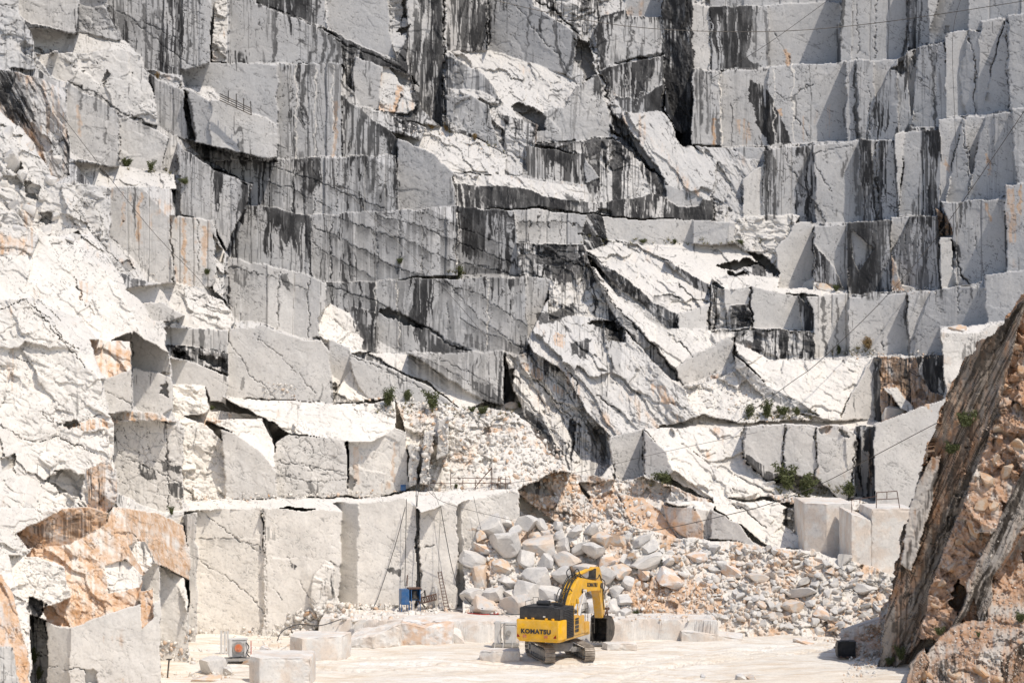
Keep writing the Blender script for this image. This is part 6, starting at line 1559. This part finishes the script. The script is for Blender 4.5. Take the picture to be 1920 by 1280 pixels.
for px,py,sp,dry,lab in [(238,312,12,0,'green shrub at the foot of the pale upper left wall'),(282,322,10,0,'smaller green tuft right of the shrub on the upper left bench'),(860,520,15,0,'green shrub hanging on the joint of the cracked grey wall'),
 (388,515,8,0,'small green tuft at the foot of the tan pillars'),(750,494,7,0,'small tuft growing on a crack in the middle wall'),(790,520,8,0,'tuft on the ledge left of the hanging shrub'),(727,762,17,0,'green shrub leftmost on the rubble bench'),(763,752,10,0,'second low shrub on the rubble bench'),
 (812,768,17,0,'bright green shrub among stones right on the rubble bench'),(905,776,10,0,'low dark tuft on the bench edge below the shaded niche'),(885,772,7,0,'tiny tuft left of the low dark one on the bench edge'),(1478,920,24,0,'large bush below the sawn columns on the right'),(1512,930,20,0,'spreading bush right of the largest one'),
 (1450,905,17,0,'dark bush left of the largest one under the sawn columns'),(1594,932,14,0,'bush at the dark joint right of the sawn columns'),(1243,905,17,0,'bush in the corner above the orange rock'),(1405,783,12,0,'left tuft on the rubble ledge under the lit slab'),(1440,782,15,0,'middle tuft on the rubble ledge under the lit slab'),
 (1468,778,12,0,'right bush on the rubble ledge under the lit slab'),(1495,780,8,0,'last small tuft on the rubble ledge beside the slab foot'),(1573,664,9,0,'green tuft on the bench at the foot of the light pillars'),(1628,655,11,1,'sparse dry shrub in front of the sawn grey wall'),(838,246,8,1,'reddish dry tuft below the black streaked tower'),
 (890,262,8,1,'reddish dry grass tuft on the sunlit slope edge'),(810,242,7,1,'dry tuft left below the black streaked tower'),(1205,456,6,0,'small tuft below the light blocks in the centre'),(1265,456,6,0,'small tuft on the ledge under the pale square block'),(1390,458,7,0,'tuft in the gap right of the pale square block'),
 (1568,545,8,0,'green tuft at the right end of the white boulders'),(322,965,8,0,'small tuft above the orange rock on the left'),(398,768,6,0,'small yellowish tuft below the large smooth wall'),(296,148,6,1,'dry tuft on the upper left ledge'),(855,915,6,0,'small tuft beside the pipe railing'),
 (1192,1155,9,0,'dark green tuft at the slope foot'),(345,345,9,0,'tuft in the gravelly gully right of the lit block'),(975,765,6,0,'tiny tuft at the right end of the rubble bench')]:
    D_=depth(px,py) if (px,py)!=(1192,1155) else 182; p=W(px,py,D_-.25); s=sp*D_/F*1.5
    o=bpy.data.objects.new('shrub',(BSD if dry else BS)[rnd.randrange(2 if dry else 4)]); C.objects.link(o); o.location=p; o.scale=(s*1.1,s*.8,s); o.rotation_euler=(0,0,rnd.uniform(0,6)); tag(o,lab,'shrub')
for px,py,sp,lab in [(1812,800,30,'mossy shrub clinging to the upper leaning slab'),(1785,850,24,'mossy shrub below the first on the leaning slab'),(1690,1238,20,'green grassy tuft at the foot of the leaning slab'),(1668,1245,14,'small tuft left at the foot of the leaning slab'),(1762,1190,16,'green tuft on the gravel right of the slab foot'),(1915,1165,20,'green tuft at the right edge on the gravel'),(1835,1195,9,'small tuft in the middle of the gravel bank')]:
    D_=odepth(px,py); p=W(px,py,D_-.2); s=sp*D_/F
    o=bpy.data.objects.new('shrub',BS[rnd.randrange(4)]); C.objects.link(o); o.location=p; o.scale=(s,s*.7,s); tag(o,lab,'shrub')
for px,py,sp,lab in [(62,1245,22,'weedy shrub in the gap left of the sawn corner block'),(72,1275,18,'lower weed at the bottom left beside the sawn block')]:
    D_=depth(px,py); p=W(px,py,D_-.4); s=sp*D_/F; o=bpy.data.objects.new('shrub',BS[1]); C.objects.link(o); o.location=p; o.scale=(s*.7,s*.7,s); tag(o,lab,'shrub')

r=np.random.RandomState(77); V=[];Fc=[]
for poly,N in (([(1395,770),(1530,768),(1530,790),(1395,790)],60),([(1440,900),(1600,915),(1600,940),(1470,935)],90),([(700,752),(960,768),(960,788),(700,775)],70),([(1140,448),(1460,452),(1460,462),(1140,458)],40),([(180,308),(320,318),(320,328),(180,318)],26),([(800,232),(950,275),(950,295),(800,250)],40),([(1560,650),(1640,655),(1640,668),(1560,668)],30),([(840,505),(880,505),(875,525),(840,525)],14),([(1090,440),(1160,450),(1160,465),(1090,460)],14),([(1220,890),(1262,890),(1262,915),(1220,915)],20)):
    xs=[p[0] for p in poly]; ys=[p[1] for p in poly]
    for q in range(N):
        px,py=r.uniform(min(xs),max(xs)),r.uniform(min(ys),max(ys))
        if not inside((px,py),poly): continue
        c0=np.array(onrock(px,py,.08)); h=r.uniform(.15,.6)
        for b in range(r.randint(8,22)):
            a=r.uniform(0,6.28); tip=c0+np.array([math.cos(a)*h*.7,math.sin(a)*h*.5,h*r.uniform(.4,1)]); sd=np.array([-math.sin(a),math.cos(a),0])*.022; i=len(V)
            V+=[c0+sd,c0-sd,tip]; Fc.append((i,i+1,i+2))
me=bpy.data.meshes.new('weeds'); me.from_pydata([tuple(v) for v in V],[],Fc); me.update(); tag(link('weeds',me,leafmat('dry_weed',(.10,.11,.03),(.24,.19,.08))),'sparse dry green weeds growing along the benches',kind='stuff')
# ------------------------------------------------------------------ light, sky, camera
sun_dir=Vector((SUNX,SUNY,SUNZ)).normalized()
el=math.asin(sun_dir.z); azs=math.atan2(sun_dir.x,sun_dir.y)
w=bpy.data.worlds.new('World'); bpy.context.scene.world=w; w.use_nodes=True
nt=w.node_tree; bg=nt.nodes['Background']
sky=nt.nodes.new('ShaderNodeTexSky'); sky.sky_type='NISHITA'; sky.sun_disc=False
sky.sun_elevation=el; sky.sun_rotation=azs; sky.air_density=1.0; sky.dust_density=2.0; sky.altitude=400
nt.links.new(sky.outputs[0],bg.inputs['Color']); bg.inputs['Strength'].default_value=SKYS
sl=bpy.data.lights.new('sun','SUN'); sl.energy=SUNS; sl.angle=math.radians(.53); sl.color=(1,.935,.84)
so=bpy.data.objects.new('sun',sl); C.objects.link(so); so.rotation_euler=(-sun_dir).to_track_quat('-Z','Y').to_euler(); so.location=(60,100,150)
cam=bpy.data.cameras.new('camera'); co=bpy.data.objects.new('camera',cam); C.objects.link(co)
cam.sensor_width=36; cam.lens=36*F/1920; cam.clip_end=3000; cam.clip_start=1
co.rotation_euler=(math.radians(90),0,0)
sc=bpy.context.scene; sc.camera=co
sc.view_settings.view_transform='Standard'; sc.view_settings.look='None'; sc.view_settings.exposure=EXPO; sc.view_settings.gamma=1
sc.cycles.max_bounces=5; sc.cycles.diffuse_bounces=3; sc.cycles.glossy_bounces=2
